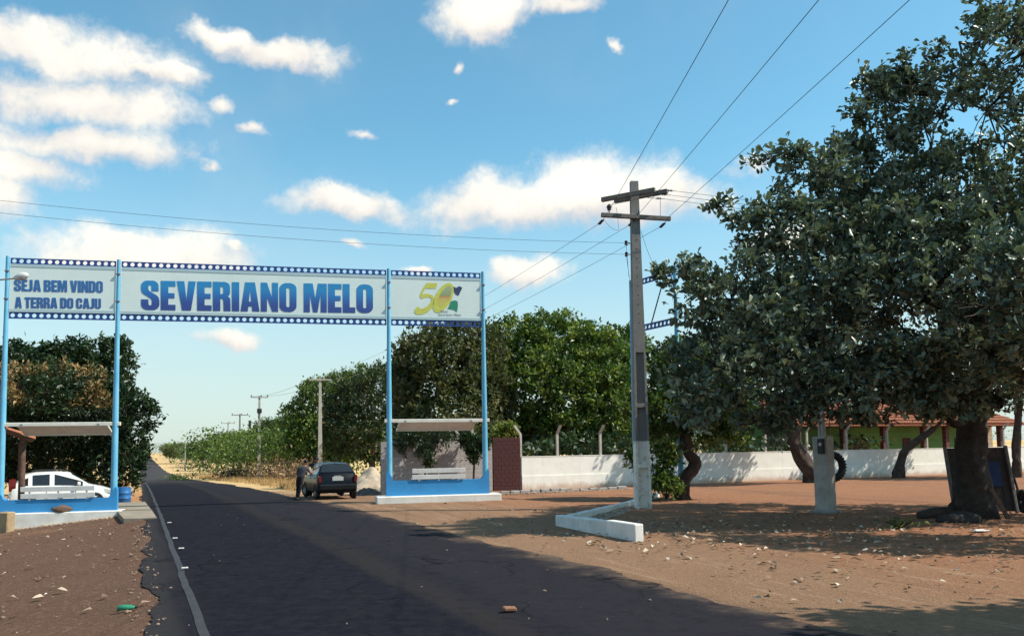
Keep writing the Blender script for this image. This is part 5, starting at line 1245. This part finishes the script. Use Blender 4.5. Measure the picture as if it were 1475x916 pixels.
# smaller trees in the yard
b, t = bole(985, 29.2, [(983, 712, 0, .26), (986, 690, 0, .22), (1001, 668, 0, .20), (992, 652, 0, .19), (985, 625, 0, .15)])
tree('small_tree', b, t, [B(985, 590, 29.4, 1.4, 1.2), B(1030, 600, 29.4, 1.1, 1.0), B(1045, 560, 29.4, 1.3, 1.2), B(950, 600, 29, .85, .9), B(990, 530, 29.8, 1.3, 1.1), B(960, 655, 28.8, .5, .6), B(952, 688, 28.6, .5, .5), B(965, 700, 28.4, .4, .3), B(915, 660, 28.6, .33, .3), B(1060, 630, 29, .55, .4)], 900, 12, .19, LEAFG, BARK, 'small crooked bushy tree with dark split trunk behind the utility pole', 'tree', None, 21, .55, 4, .32, .5, .08, tone_shift=-.08)
b, t = bole(1172, 41.0, [(1170, 685, 0, .42), (1160, 668, 0, .36), (1147, 645, 0, .34), (1142, 620, 0, .32), (1136, 590, 0, .28)])
tree('leaning_tree', b, t, [B(1120, 540, 40.5, 3.0, 2.2), B(1085, 530, 40.5, 1.5, 1.6), B(1180, 500, 41, 3.0, 2.4), B(1110, 470, 41, 2.6, 2.2), B(1090, 600, 40, .9, .6), B(1120, 640, 39, .4, .25)], 900, 12, .25, LEAFB, BARK, 'dark tree leaning left behind the grey meter pillar', 'tree', None, 22, .55, 4, .36, .5, .12, tone_shift=-.1)
b, t = bole(1293, 45.0, [(1294, 682, 0, .30), (1298, 665, 0, .22), (1303, 650, 0, .19), (1318, 637, 0, .18), (1345, 618, 0, .15)])
tree('curved_tree', b, t, [B(1370, 585, 45, 2.2, 1.0), B(1330, 570, 45, 2.0, 1.0), B(1390, 540, 45.5, 3.0, 1.8), B(1320, 520, 46, 3.0, 2.0), B(1300, 585, 45, .8, .5)], 620, 12, .24, LEAFD, BARK, 'thin curved tree before the white wall right of the house door', 'tree', None, 23, .55, 4, .36, .45, .09)
b, t = bole(1462, 42.0, [(1464, 650, 0, .2), (1466, 610, 0, .17), (1468, 580, 0, .15)])
tree('thin_tree', b, t, [B(1480, 560, 42, 2.2, 1.3), B(1440, 540, 42, 2.0, 1.2), B(1500, 500, 43, 3, 2)], 420, 12, .24, LEAFD, BARK, 'thin straight tree at the right edge past the bent post', 'tree', None, 24, .55, 4, .36, .45, .08)

# big trees behind the walls
def bg(px, y, top, blobs, n, lm, lab, seed, name='broadleaf_tree', ll=.30, r=.30, nl=14, grp='trees behind the walls', bark=BARKG, ts=0.0, shell=.62, st=None, spread=.5, sub=30):
    b, t = bole(px, y, [(px, 690, 0, r), (px + 2, 650, 0, r * .8), (px + 4, 610, 0, r * .7)])
    return tree(name, b, t, [B(a, c, y + dy, rx, rz) for a, c, dy, rx, rz in blobs], n, nl, ll, lm, bark, lab, 'tree', grp, seed, .58, 4, spread, shell, .14, sub, ts, .018, side_tone=st)
bg(640, 47, 470, [(640, 560, 0, 3.0, 3.0), (625, 520, 0, 2.6, 2.2), (670, 510, 1, 2.6, 2.2), (600, 560, 0, 1.8, 2.0), (655, 610, -1, 3.0, 1.6), (600, 620, 0, 1.6, 1.4), (690, 570, 0, 2.2, 2.4)], 1500, LEAFO, 'olive tree with brown twiggy middle behind the right shelter', 31, ts=.06)
bg(790, 51, 452, [(745, 500, 0, 2.4, 2.0), (735, 560, -1, 2.6, 2.6), (800, 500, 0, 3.0, 2.2), (850, 520, 0, 2.8, 2.2), (790, 560, -2, 3.2, 2.8), (860, 580, -1.5, 2.8, 2.6), (810, 610, -2.5, 2.2, 1.6), (740, 620, -1, 2.4, 1.4), (885, 530, 1, 2.0, 2.0)], 2600, LEAFG, 'broad bright green tree rising behind the white wall left of the pole', 32, r=.4)
bg(890, 56, 470, [(895, 500, 0, 2.0, 1.6), (880, 560, 0, 2.4, 2.4), (900, 620, -2, 2.2, 1.8), (850, 640, 0, 2.2, 1.2)], 800, LEAFG, 'green tree directly left of the utility pole, behind the bright one', 33, ts=-.05)
bg(985, 55, 470, [(980, 530, 0, 2.6, 2.2), (1010, 560, 0, 2.6, 2.4), (960, 580, 0, 2.2, 2.0), (1030, 520, 1, 2.2, 2.0), (950, 620, 0, 2.2, 1.6)], 1000, LEAFD, 'darker green tree behind the wall right of the utility pole', 34, ts=-.1)
bg(535, 76, 530, [(540, 580, 0, 3.4, 3.1), (508, 580, 0, 2.6, 2.6), (565, 560, 2, 2.9, 2.9), (525, 625, 0, 4.0, 2.6), (490, 620, 1, 2.2, 2.2), (565, 630, 0, 3.1, 2.6)], 1500, LEAFD, 'dark green tree directly behind the parked dark hatchback', 35, ts=.0)
bg(480, 84, 530, [(520, 545, 2, 2.0, 1.5), (472, 580, 0, 3.1, 2.8), (440, 603, 0, 2.6, 2.3), (452, 562, 0, 1.6, 1.2), (492, 560, 1, 2.5, 1.9), (450, 640, 0, 3.2, 1.9), (490, 640, 0, 2.8, 1.9)], 1500, LEAFG, 'rounded green tree around the tall pole behind the people', 36)
# row along the right of the road into the distance
for i, (px, y, tp, rx, lm, lab) in enumerate(((415, 84, 596, 3.2, LEAFG, 'green roadside tree next right of the transformer pole'), (388, 98, 612, 3.4, LEAFD, 'green roadside tree right behind the transformer pole'), (355, 116, 618, 3.6, LEAFG, 'green roadside tree right under the dark crossarm pole'),
        (336, 138, 620, 4.2, LEAFG, 'rounded tree on the verge left of the dark crossarm pole'), (312, 165, 626, 4.6, LEAFG, 'green tree on the verge behind the short armed pole'), (292, 195, 634, 5.0, LEAFG, 'bright green far tree among the plain poles'), (268, 240, 636, 6.0, LEAFF, 'far pale tree behind the nearest plain pole'), (440, 92, 590, 3.2, LEAFD, 'dark tree behind the green roadside tree by the people'))):
    y *= 1.22; rx *= 1.12; pm = P(px, tp, y); g_ = G(px, y); h_ = pm.z - g_.z; cz = g_.z + h_ * .60
    bls = []; rgx = random.Random(100 + i)
    for k in range(6): bls.append(((pm.x + rgx.uniform(-.9, .9) * rx, y + rgx.uniform(-.7, .7) * rx, cz + rgx.uniform(-.12, .14) * h_), (rx * rgx.uniform(.45, .7), rx * .6, h_ * rgx.uniform(.2, .27))))
    bls.append(((pm.x, y, cz), (rx * .8, rx * .8, h_ * .38)))
    lm = LEAFF if lm is LEAFF else LEAFM
    tree('roadside_tree', g_, [(g_ - Vector((0, 0, .3)), .30), (g_ + Vector((.1, 0, h_ * .25)), .22), (g_ + Vector((0, 0, h_ * .5)), .16)], bls, 1500, 14, .17 + .0006 * y, lm, BARKG, lab, 'tree', 'trees along the right of the road', 50 + i, .6, 4, .7, .6, .12, 14, 0, .03)
# left: mango tree in flower, a darker one rising behind it
fl = lambda Pt: np.where((nz(Pt[:, 0] + 80, Pt[:, 2] + Pt[:, 1] * .5 + 40, .6, 12) > .50 - .16 * np.clip((Pt[:, 2] - 4.6) / 1.6, 0, 1)) & (Pt[:, 2] > 3.9), .62, -.06)
b, t = bole(135, 38.5, [(135, 715, 0, .22), (130, 690, 0, .17), (122, 660, 0, .16), (110, 620, 0, .2)])
tree('flowering_tree', b, t, [B(40, 598, 38, 2.9, 2.3), B(95, 588, 38, 2.9, 2.1), B(75, 560, 38.5, 2.0, 1.1), B(145, 595, 38, 2.1, 1.8), B(190, 600, 38, 1.15, 1.3), B(185, 640, 38, 1.0, 1.2), B(170, 665, 37.5, 1.2, 1.4), B(130, 650, 39, 2.0, 1.4), B(60, 650, 39, 2.6, 1.6), B(0, 640, 39, 2.6, 2.0), B(-60, 600, 39, 3.0, 2.6), B(175, 690, 37.5, .75, .8)], 2600, 14, .26, LEAFD, BARK, 'dark leafy tree with brown blossom behind the white car', 'tree', None, 41, .42, 4, .36, .6, .14, 30, -.16, .014, side_tone=fl)
b, t = bole(60, 50, [(60, 690, 0, .35), (62, 640, 0, .3), (70, 600, 0, .26)])
tree('broadleaf_tree', b, t, [B(100, 535, 50, 2.6, 1.8), B(150, 520, 50, 2.0, 1.4), B(25, 520, 50, 1.9, 1.2), B(60, 560, 50, 3.0, 2.4), B(180, 500, 50, .55, .5), B(105, 495, 50, .7, .5), B(140, 560, 50, 2.0, 2.0), B(-20, 560, 50, 3.2, 2.4), B(75, 505, 50, .7, .4), B(172, 545, 50, .7, .8), B(165, 500, 50, .7, .5)], 1400, 13, .30, LEAFD, BARK, 'darker tree whose top rises above the brown blossom on the left', 'tree', None, 42, .6, 4, .42, .6, .14, 26, -.18, .016)
# tree beyond the right edge whose shade reaches the lower right corner
b2 = Vector((10.7, 9.1, 0)); tree('broadleaf_tree', b2, [(b2 + Vector((0, 0, -.3)), .4), (b2 + Vector((0, 0, 1)), .3), (b2 + Vector((0, 0, 2.6)), .26)],
     [((10.6, 7.6, 5.2), (2.4, 1.5, 1.5)), ((9.0, 7.4, 5.0), (1.3, 1.0, .9)), ((11.6, 6.2, 5), (2.2, 1.6, 1.4)), ((8.4, 6.8, 5.0), (1.0, .8, .6)), ((9.9, 5.6, 4.6), (2.0, 1.4, 1.1)), ((12.0, 8.0, 4.6), (1.8, 1.2, 1.1))], 1300, 10, .24, LEAFB, BARK, 'broadleaf tree just outside the right edge shading the road corner', 'tree', None, 43, .55, 4, .4, .3, .1)
# plants over the peeling wall
for k, (px, y, bls, lab) in enumerate(((612, 36.4, [(615, 640, 0, .75, .55), (600, 628, 0, .7, .5), (635, 628, .2, .7, .45), (580, 640, .2, .5, .5), (618, 662, -.2, .35, .35)], 'leafy shrub hanging over the left of the peeling wall'), (682, 36.9, [(683, 640, 0, .55, .4), (672, 632, .1, .4, .35), (695, 640, 0, .4, .35), (682, 658, -.1, .25, .3)], 'smaller leafy shrub at the right end of the peeling wall'))):
    b, t = bole(px, y, [(px, 695, 0, .05), (px + 1, 670, 0, .04), (px, 650, 0, .035)])
    tree('shrub', b, t, [B(a, c, y + dy, rx, rz) for a, c, dy, rx, rz in bls], 190, 14, .17, LEAFD, BARK, lab, 'shrub', 'shrubs by the peeling wall', 60 + k, .4, 4, .25, .4, .03, 10, -.12, .008)
q = G(722, 40.5); tree('shrub', q, [(q, .05), (q + Vector((0, 0, 1.2)), .04), (q + Vector((0, 0, 2.0)), .03)], [(tuple(P(724, 622, 40.5)), (.6, .5, .35)), (tuple(P(733, 616, 40.5)), (.4, .4, .3))], 80, 12, .22, LEAFG, BARK, 'yellow green shrub peeping over the maroon wall', 'shrub', 'shrubs by the peeling wall', 66, .5, 4, .25, .4, .03, 10, .25, .008)

# ================================================================== far wood, verge growth, heaps, litter
rg = np.random.default_rng(77)
LEAFM2 = leaf_mat('leaf_far_mid', [(0, (0.045, 0.070, 0.028)), (.5, (0.095, 0.130, 0.050)), (1, (0.17, 0.20, 0.085))], .25, .6)
def far_wood(name, pts, n, h, lm, ll):
    """many crowns that read as one mass: leaf tufts over a belt between ground points"""
    C = []
    for (x0, y0), (x1, y1), dep, hh in pts:
        m_ = n; u = rg.random(m_); v = rg.random(m_); X = x0 + (x1 - x0) * u + (rg.random(m_) - .5) * 4; Y = y0 + (y1 - y0) * u + v * dep
        lobes = .55 + .45 * nz(X + 5000, Y + 5000, .11, 31) + .25 * (nz(X + 5000, Y + 5000, .4, 32) - .5); s_, t_ = ST(X, Y)
        Z = Hst(s_, t_) + hh * lobes * rg.random(m_) ** .45; C.append(np.stack([X, Y, Z], -1))
    C = np.vstack(C); N = len(C)
    V, F, per = leaves_np(C, norm(rg.normal(size=(N, 3))), norm(rg.normal(size=(N, 3)) * .6 + np.array([0, 0, 1])), ll * (.6 + .8 * rg.random(N)), .7, 4)
    o = link(name, np_mesh(name, V, F, lm, np.repeat(np.clip(rg.random(N) * .6 + .4 * (nz(C[:, 0] + 5000, C[:, 1] + 5000, .15, 33)), 0, 1), per))); return tag(o, kind='stuff')
def at_st(s, t): return XY(s, t)
far_wood('far_woodland', [(at_st(240, 12), at_st(470, 10), 60, 7.0), (at_st(480, -90), at_st(480, 200), 60, 10), (at_st(300, -14), at_st(480, -12), 40, 8), (at_st(170, 30), at_st(330, 34), 50, 5.6)], 20000, 8, LEAFM2, .42)
far_wood('yard_woodland', [((-12, 72), (60, 100), 30, 7.5), ((-38, 95), (-12, 72), 20, 6.5)], 12000, 7, LEAFG, .34)
far_wood('undergrowth', [(tuple(WK(0, -3.0))[:2], tuple(WK(26, -5.0))[:2], 6, 3.0)], 5200, 3, LEAFD, .34)

def blades(name, S, T, h, wdt, m, n_per=3):
    X, Y = XY(S, T); Z = Hst(S, T) - .02; N = len(S); V = []; F = []
    A = np.stack([X, Y, Z], -1); an = rg.random(N) * 6.283; d = np.stack([np.cos(an), np.sin(an), 0 * an], -1); le_ = rg.normal(size=(N, 3)) * .45; le_[:, 2] = 1; up = norm(le_) * (h * (.5 + rg.random(N)))[:, None]
    Vv = np.stack([A - d * wdt, A + d * wdt, A + up], 1).reshape(-1, 3); Ff = np.arange(3 * N).reshape(-1, 3)
    o = link(name, np_mesh(name, Vv, Ff, m)); return tag(o, kind='stuff')
STRAW = mat('straw', (0.50, 0.33, 0.14), (0.32, 0.20, 0.09), .6, .9)
n = 16000; S = 44 + rg.random(n) ** 1.3 * 110; T = 7.2 + rg.random(n) ** 1.2 * (5 + S * .06); k_ = nz(S + 60, T + 60, .5, 41) > .42
blades('dry_grass', S[k_], T[k_], .38, .02, STRAW)
n = 7000; S = 33 + rg.random(n) * 90; T = -.6 - rg.random(n) * 4.5; k_ = nz(S + 60, T + 60, .5, 42) > .5
blades('dry_grass', S[k_], T[k_], .28, .018, STRAW)
def scatter_shrubs(name, pts, m, ll, lab, cat, grp):
    for i, (px, y, w_, h_, nn) in enumerate(pts):
        g_ = G(px, y); C = rg.normal(size=(nn, 3)) * np.array([w_ * .42, w_ * .4, h_ * .3]) + np.array([0, 0, h_ * .45]); C[:, 2] = np.abs(C[:, 2])
        V, F, per = leaves_np(C, norm(rg.normal(size=(nn, 3))), norm(rg.normal(size=(nn, 3)) + np.array([0, 0, 1])), np.full(nn, ll) * (.6 + .8 * rg.random(nn)), .5, 4)
        root = thing(name, g_, 0, lab[i], cat, grp); o = link('foliage', np_mesh('foliage', V, F, m, np.repeat(rg.random(nn), per)), root); o['kind'] = 'stuff'
        sm = MB()
        for j in range(7): an = j * .9; sm.tube([(0, 0, 0), (math.cos(an) * w_ * .2, math.sin(an) * w_ * .2, h_ * .5), (math.cos(an) * w_ * .4, math.sin(an) * w_ * .4, h_ * .85)], .02, 4, False)
        sm.build('stem', BARK, root)
DRYB = leaf_mat('leaf_dry', [(0, (0.10, 0.06, 0.035)), (.6, (0.22, 0.13, 0.08)), (1, (0.36, 0.25, 0.14))], .1, .8)
scatter_shrubs('dry_shrub', [(395, 80, 3.0, 2.2, 420), (420, 70, 2.6, 2.0, 380), (365, 100, 3.6, 2.2, 380), (432, 62, 1.6, 1.5, 260), (300, 170, 6, 3, 380), (275, 210, 7, 3, 320), (350, 112, 3.5, 2, 300)], DRYB, .28,
    ['brown dry shrub between the transformer pole and the people', 'brown dry shrub just left of the standing person', 'brown dry shrub behind the foot of the transformer pole', 'low dry shrub nearest the standing person', 'pinkish dry shrub far along the verge under the short armed pole', 'farthest dry shrub beneath the plain poles', 'dry shrub behind the dark brush heap'], 'shrub', 'dry shrubs on the verge')
scatter_shrubs('green_shrub', [(254, 100, 1.4, .6, 180), (265, 92, 1.6, .6, 200)], LEAFG, .22, ['left one of two low green tufts at the edge of the far road', 'right one of two low green tufts at the edge of the far road'], 'shrub', 'green tufts at the road edge')
scatter_shrubs('brush_heap', [(336, 98, 2.6, 1.3, 700)], leaf_mat('brush_dark', [(0, (0.02, 0.017, 0.015)), (1, (0.07, 0.055, 0.045))], .0, .8), .3, ['heap of dark cut brush left of the transformer pole'], 'brush heap', None)

def heap(name, c, rx, ry, h, m, seed, lab, cat):
    n = 34; u = np.linspace(-1, 1, n); X, Y = np.meshgrid(u, u, indexing='ij'); rr2 = np.sqrt(X ** 2 + Y ** 2)
    Z = h * np.maximum((1 - np.minimum(rr2, 1)) ** 1.25 - .1 * (rr2 > 1), -.15) * (.5 + 1.0 * nz(X * 3 + 20, Y * 3 + 20, 1.0, seed)) + .30 * h * (nz(X * 9 + 40, Y * 9 + 40, 1.0, seed + 1) - .5)
    I = np.arange(n * n).reshape(n, n); F = np.stack([I[:-1, :-1], I[1:, :-1], I[1:, 1:], I[:-1, 1:]], -1).reshape(-1, 4)
    o = link(name, np_mesh(name, np.stack([X * rx, Y * ry, Z], -1).reshape(-1, 3), F, m, smooth=True)); o.location = c; return tag(o, lab, cat)
SANDM = mat('sand', (0.50, 0.41, 0.31), (0.36, 0.28, 0.21), 3, .95, .9, 14, spots=((0.22, 0.17, 0.14), .25))
heap('sand_heap', G(536, 39.5) + Vector((0, 0, -.10)), 2.0, 1.7, 1.25, SANDM, 51, 'pale heap of sand and rubble right of the dark hatchback', 'sand heap')
heap('rubble_heap', G(527, 37.0) + Vector((0, 0, -.06)), .9, .6, .38, mat('rubble', (0.22, 0.18, 0.15), (0.10, 0.08, 0.07), 6, .95, 1., 12), 53, 'low dark rubble at the foot of the pale sand heap', 'rubble heap')

# stones, leaf litter
STONES = mat('loose_stone', (0.30, 0.21, 0.15), (0.20, 0.135, 0.10), 3, .95, .5, 30)
def pebbles(name, XYs, smin, smax, m, flat=.6):
    ic = bmesh.new(); bmesh.ops.create_icosphere(ic, subdivisions=1, radius=1); bv = np.array([v.co[:] for v in ic.verts]); ic.verts.index_update(); bf = np.array([[v.index for v in f.verts] for f in ic.faces]); ic.free()
    N = len(XYs); sc_ = (smin + (smax - smin) * rg.random(N) ** 3)[:, None, None] * (.6 + .7 * rg.random((N, 1, 3))) * np.array([1, 1, flat]); an = rg.random(N) * 6.28
    V = bv[None] * (1 + .25 * rg.normal(size=(N, len(bv), 1)) * .6) * sc_; c, s = np.cos(an)[:, None], np.sin(an)[:, None]
    V = np.stack([V[..., 0] * c - V[..., 1] * s, V[..., 0] * s + V[..., 1] * c, V[..., 2]], -1); S, T = ST(XYs[:, 0], XYs[:, 1]); Z = Hst(S, T) + np.where((T > .2) & (T < 6.0), .03, 0)
    V += np.stack([XYs[:, 0], XYs[:, 1], Z], -1)[:, None]; F = (bf[None] + (np.arange(N) * len(bv))[:, None, None]).reshape(-1, 3)
    o = link(name, np_mesh(name, V.reshape(-1, 3), F, m)); return tag(o, kind='stuff')
def stpts(n, s0, s1, t0, t1, pw=1.0):
    S = s0 + (s1 - s0) * rg.random(n) ** pw; T = t0 + (t1 - t0) * rg.random(n); return np.stack(XY(S, T), -1)
gp = np.array([[*(GA + GDIR * u + GNRM * v).to_2d()] for u, v in zip(rg.random(700) * 4.2 - .6, .42 + .35 * rg.random(700) ** 2)])
near_k = np.array([[*(ka + (kc - ka) * u + Vector((.9, .1)) * v)] for u, v in zip(rg.random(900), .15 + .7 * rg.random(900) ** 1.6)])
eg = np.array([[*(e0 + dv2 * u + Vector((.3, -.9)) * v)] for u, v in zip(rg.random(500), .1 + .6 * rg.random(500))])
pebbles('gravel', np.vstack([stpts(900, 7, 30, -5.5, .1, 1.4), stpts(900, 5, 40, 6.4, 22, 1.2), stpts(500, 3, 24, -.1, .3), stpts(50, 4, 30, .3, 6.2)]), .004, .030, STONES)
pebbles('rubble_stones', np.vstack([gp, near_k, eg]), .012, .075, mat('rubble_stone', (0.40, 0.31, 0.23), (0.24, 0.18, 0.14), 3, .95, .5, 30), .7)
LITT = leaf_mat('leaf_litter', [(0, (0.12, 0.07, 0.045)), (.5, (0.28, 0.19, 0.13)), (.8, (0.45, 0.36, 0.27)), (1, (0.62, 0.56, 0.47))], .05, .8)
def litter_pts(n):
    c = np.array([[rg.normal() * 4.6 + 6.6, rg.normal() * 3.0 + 17.2] for _ in range(n)]); s, t = ST(c[:, 0], c[:, 1]); return c[(t > 7.2) & (c[:, 1] > 7)]
lp = np.vstack([litter_pts(1300), stpts(120, 5, 30, 6.4, 12), stpts(120, 6, 28, -5, 0)])
def litter(name, XYs, L):
    N = len(XYs); S, T = ST(XYs[:, 0], XYs[:, 1]); Z = Hst(S, T) + .018; C = np.stack([XYs[:, 0], XYs[:, 1], Z], -1); an = rg.random(N) * 6.28
    D = norm(np.stack([np.cos(an), np.sin(an), .12 + .25 * rg.random(N)], -1)); V, F, per = leaves_np(C, D, norm(rg.normal(size=(N, 3)) * .25 + np.array([0, 0, 1])), L * (.6 + .7 * rg.random(N)), .55, 7)
    o = link(name, np_mesh(name, V, F, LITT, np.repeat(rg.random(N), per))); return tag(o, kind='stuff')
litter('leaf_litter', lp, .11)
# the leaves and scraps that show largest, one by one
vu, fu, _ = leaves_np(np.zeros((1, 3)), np.array([[0, 1., .0]]), np.array([[0, 0, 1.]]), np.array([1.]), .6, 7)
lfm = [np_mesh('fallen_leaf', vu - np.array([0, .5, 0]), fu, LITT, np.full(len(vu), q)) for q in (.5, .66, .82)]
spots = [(1065, 776), (1110, 778), (1180, 780), (1245, 772), (1265, 778), (1330, 783), (1275, 797), (1205, 801), (1322, 798), (1000, 770), (1040, 764), (990, 800), (1100, 808), (1206, 818), (1265, 838), (985, 757), (1130, 762), (1090, 755), (1025, 748), (1155, 752), (1300, 760), (790, 762), (816, 766), (850, 778), (880, 790), (775, 795), (600, 752), (640, 752), (707, 745),
         (45, 815), (60, 832), (20, 890), (90, 850), (210, 870), (125, 880), (55, 860), (190, 800)]
for i, (px, py) in enumerate(spots):
    v = ray(px, py); k = -CAMZ / v.z; x, y = v.x * k, v.y * k
    z = H(x, y)
    if px < 220: k = -(CAMZ - z) / v.z; x, y = v.x * k, v.y * k; z = H(x, y)
    o = link('fallen_leaf', lfm[i % 3]); o.location = (x, y, z + .03); o.scale = (.17,) * 3 if y > 11 else (.12,) * 3; o.rotation_euler = (random.uniform(-.3, .3), random.uniform(-.3, .3), random.uniform(0, 6))
    tag(o, *(('pale dry leaf curled on the red earth left of the road',) if px < 220 else ('pale dry fallen leaf lying on the yard earth near the kerb and tree shade',)), 'fallen leaf', 'dry leaves on the left verge' if px < 220 else 'dry leaves on the yard earth')
def on_ground(px, py, dz=0):
    v = ray(px, py); z = 0.0
    for _ in range(4): k = -(CAMZ - z) / v.z; z = H(v.x * k, v.y * k)
    return Vector((v.x * k, v.y * k, z + dz))
bt = thing('bottle', on_ground(182, 879, .035), R(8), 'flattened green plastic bottle on the earth left of the road', 'bottle')
GRN = mat('green_plastic', (0.03, 0.20, 0.11), (0.04, 0.26, 0.15), 9, .3)
MB().tube([(-.10, 0, 0), (-.09, 0, 0), (-.02, 0, .004), (.05, 0, 0), (.085, 0, 0), (.10, 0, 0)], [.02, .032, .034, .032, .018, .013], 10).build('bottle_body', GRN, bt, 50)
MB().tube([(.10, 0, 0), (.122, 0, 0)], .016, 10).build('cap', mat('cap_dark', (0.02, 0.03, 0.03), None, 9, .4), bt)
o = MB().box((0, 0, .03), (.15, .09, .045), Euler((.05, .08, .3)), bevel=.012).build('brick_piece', mat('brick_orange', (0.30, 0.145, 0.085), (0.20, 0.10, 0.065), 14, .95, .8, 40)); o.location = on_ground(734, 885, .035); tag(o, 'broken orange brick piece lying on the asphalt near the centre line', 'brick piece')
for (px, py), nm in zip(((244, 755), (252, 778), (261, 793), (266, 822)), ('farthest', 'second farthest', 'second nearest', 'nearest')):
    o = MB().box((0, 0, .012), (.10, .07, .024), Euler((0, 0, .3)), bevel=.008).build('road_stud', mat('stud_white', (0.62, 0.60, 0.55), (0.4, 0.38, 0.35), 14, .8)); o.location = on_ground(px, py, .036); tag(o, nm + ' of the small worn white studs on the left edge line', 'road stud', 'studs along the edge line')
o = MB().box((0, 0, .012), (.32, .20, .02), Euler((.04, .03, .2)), bevel=.006).build('paper_scrap', mat('paper', (0.70, 0.71, 0.70), (0.55, 0.56, 0.56), 6, .7)); o.location = on_ground(1411, 765, .01); tag(o, 'white scrap lying in the shade below the big tree', 'litter')

# the ragged weeds at the foot of the small tree and in the shade
scatter_shrubs('weed', [(1290, 17.8, .7, .18, 60), (958, 29.2, .8, .5, 160)], LEAFG, .12, ['low green weed in the dark shade before the big tree', 'green weed at the left foot of the small crooked tree'], 'weed', 'weeds in the yard')
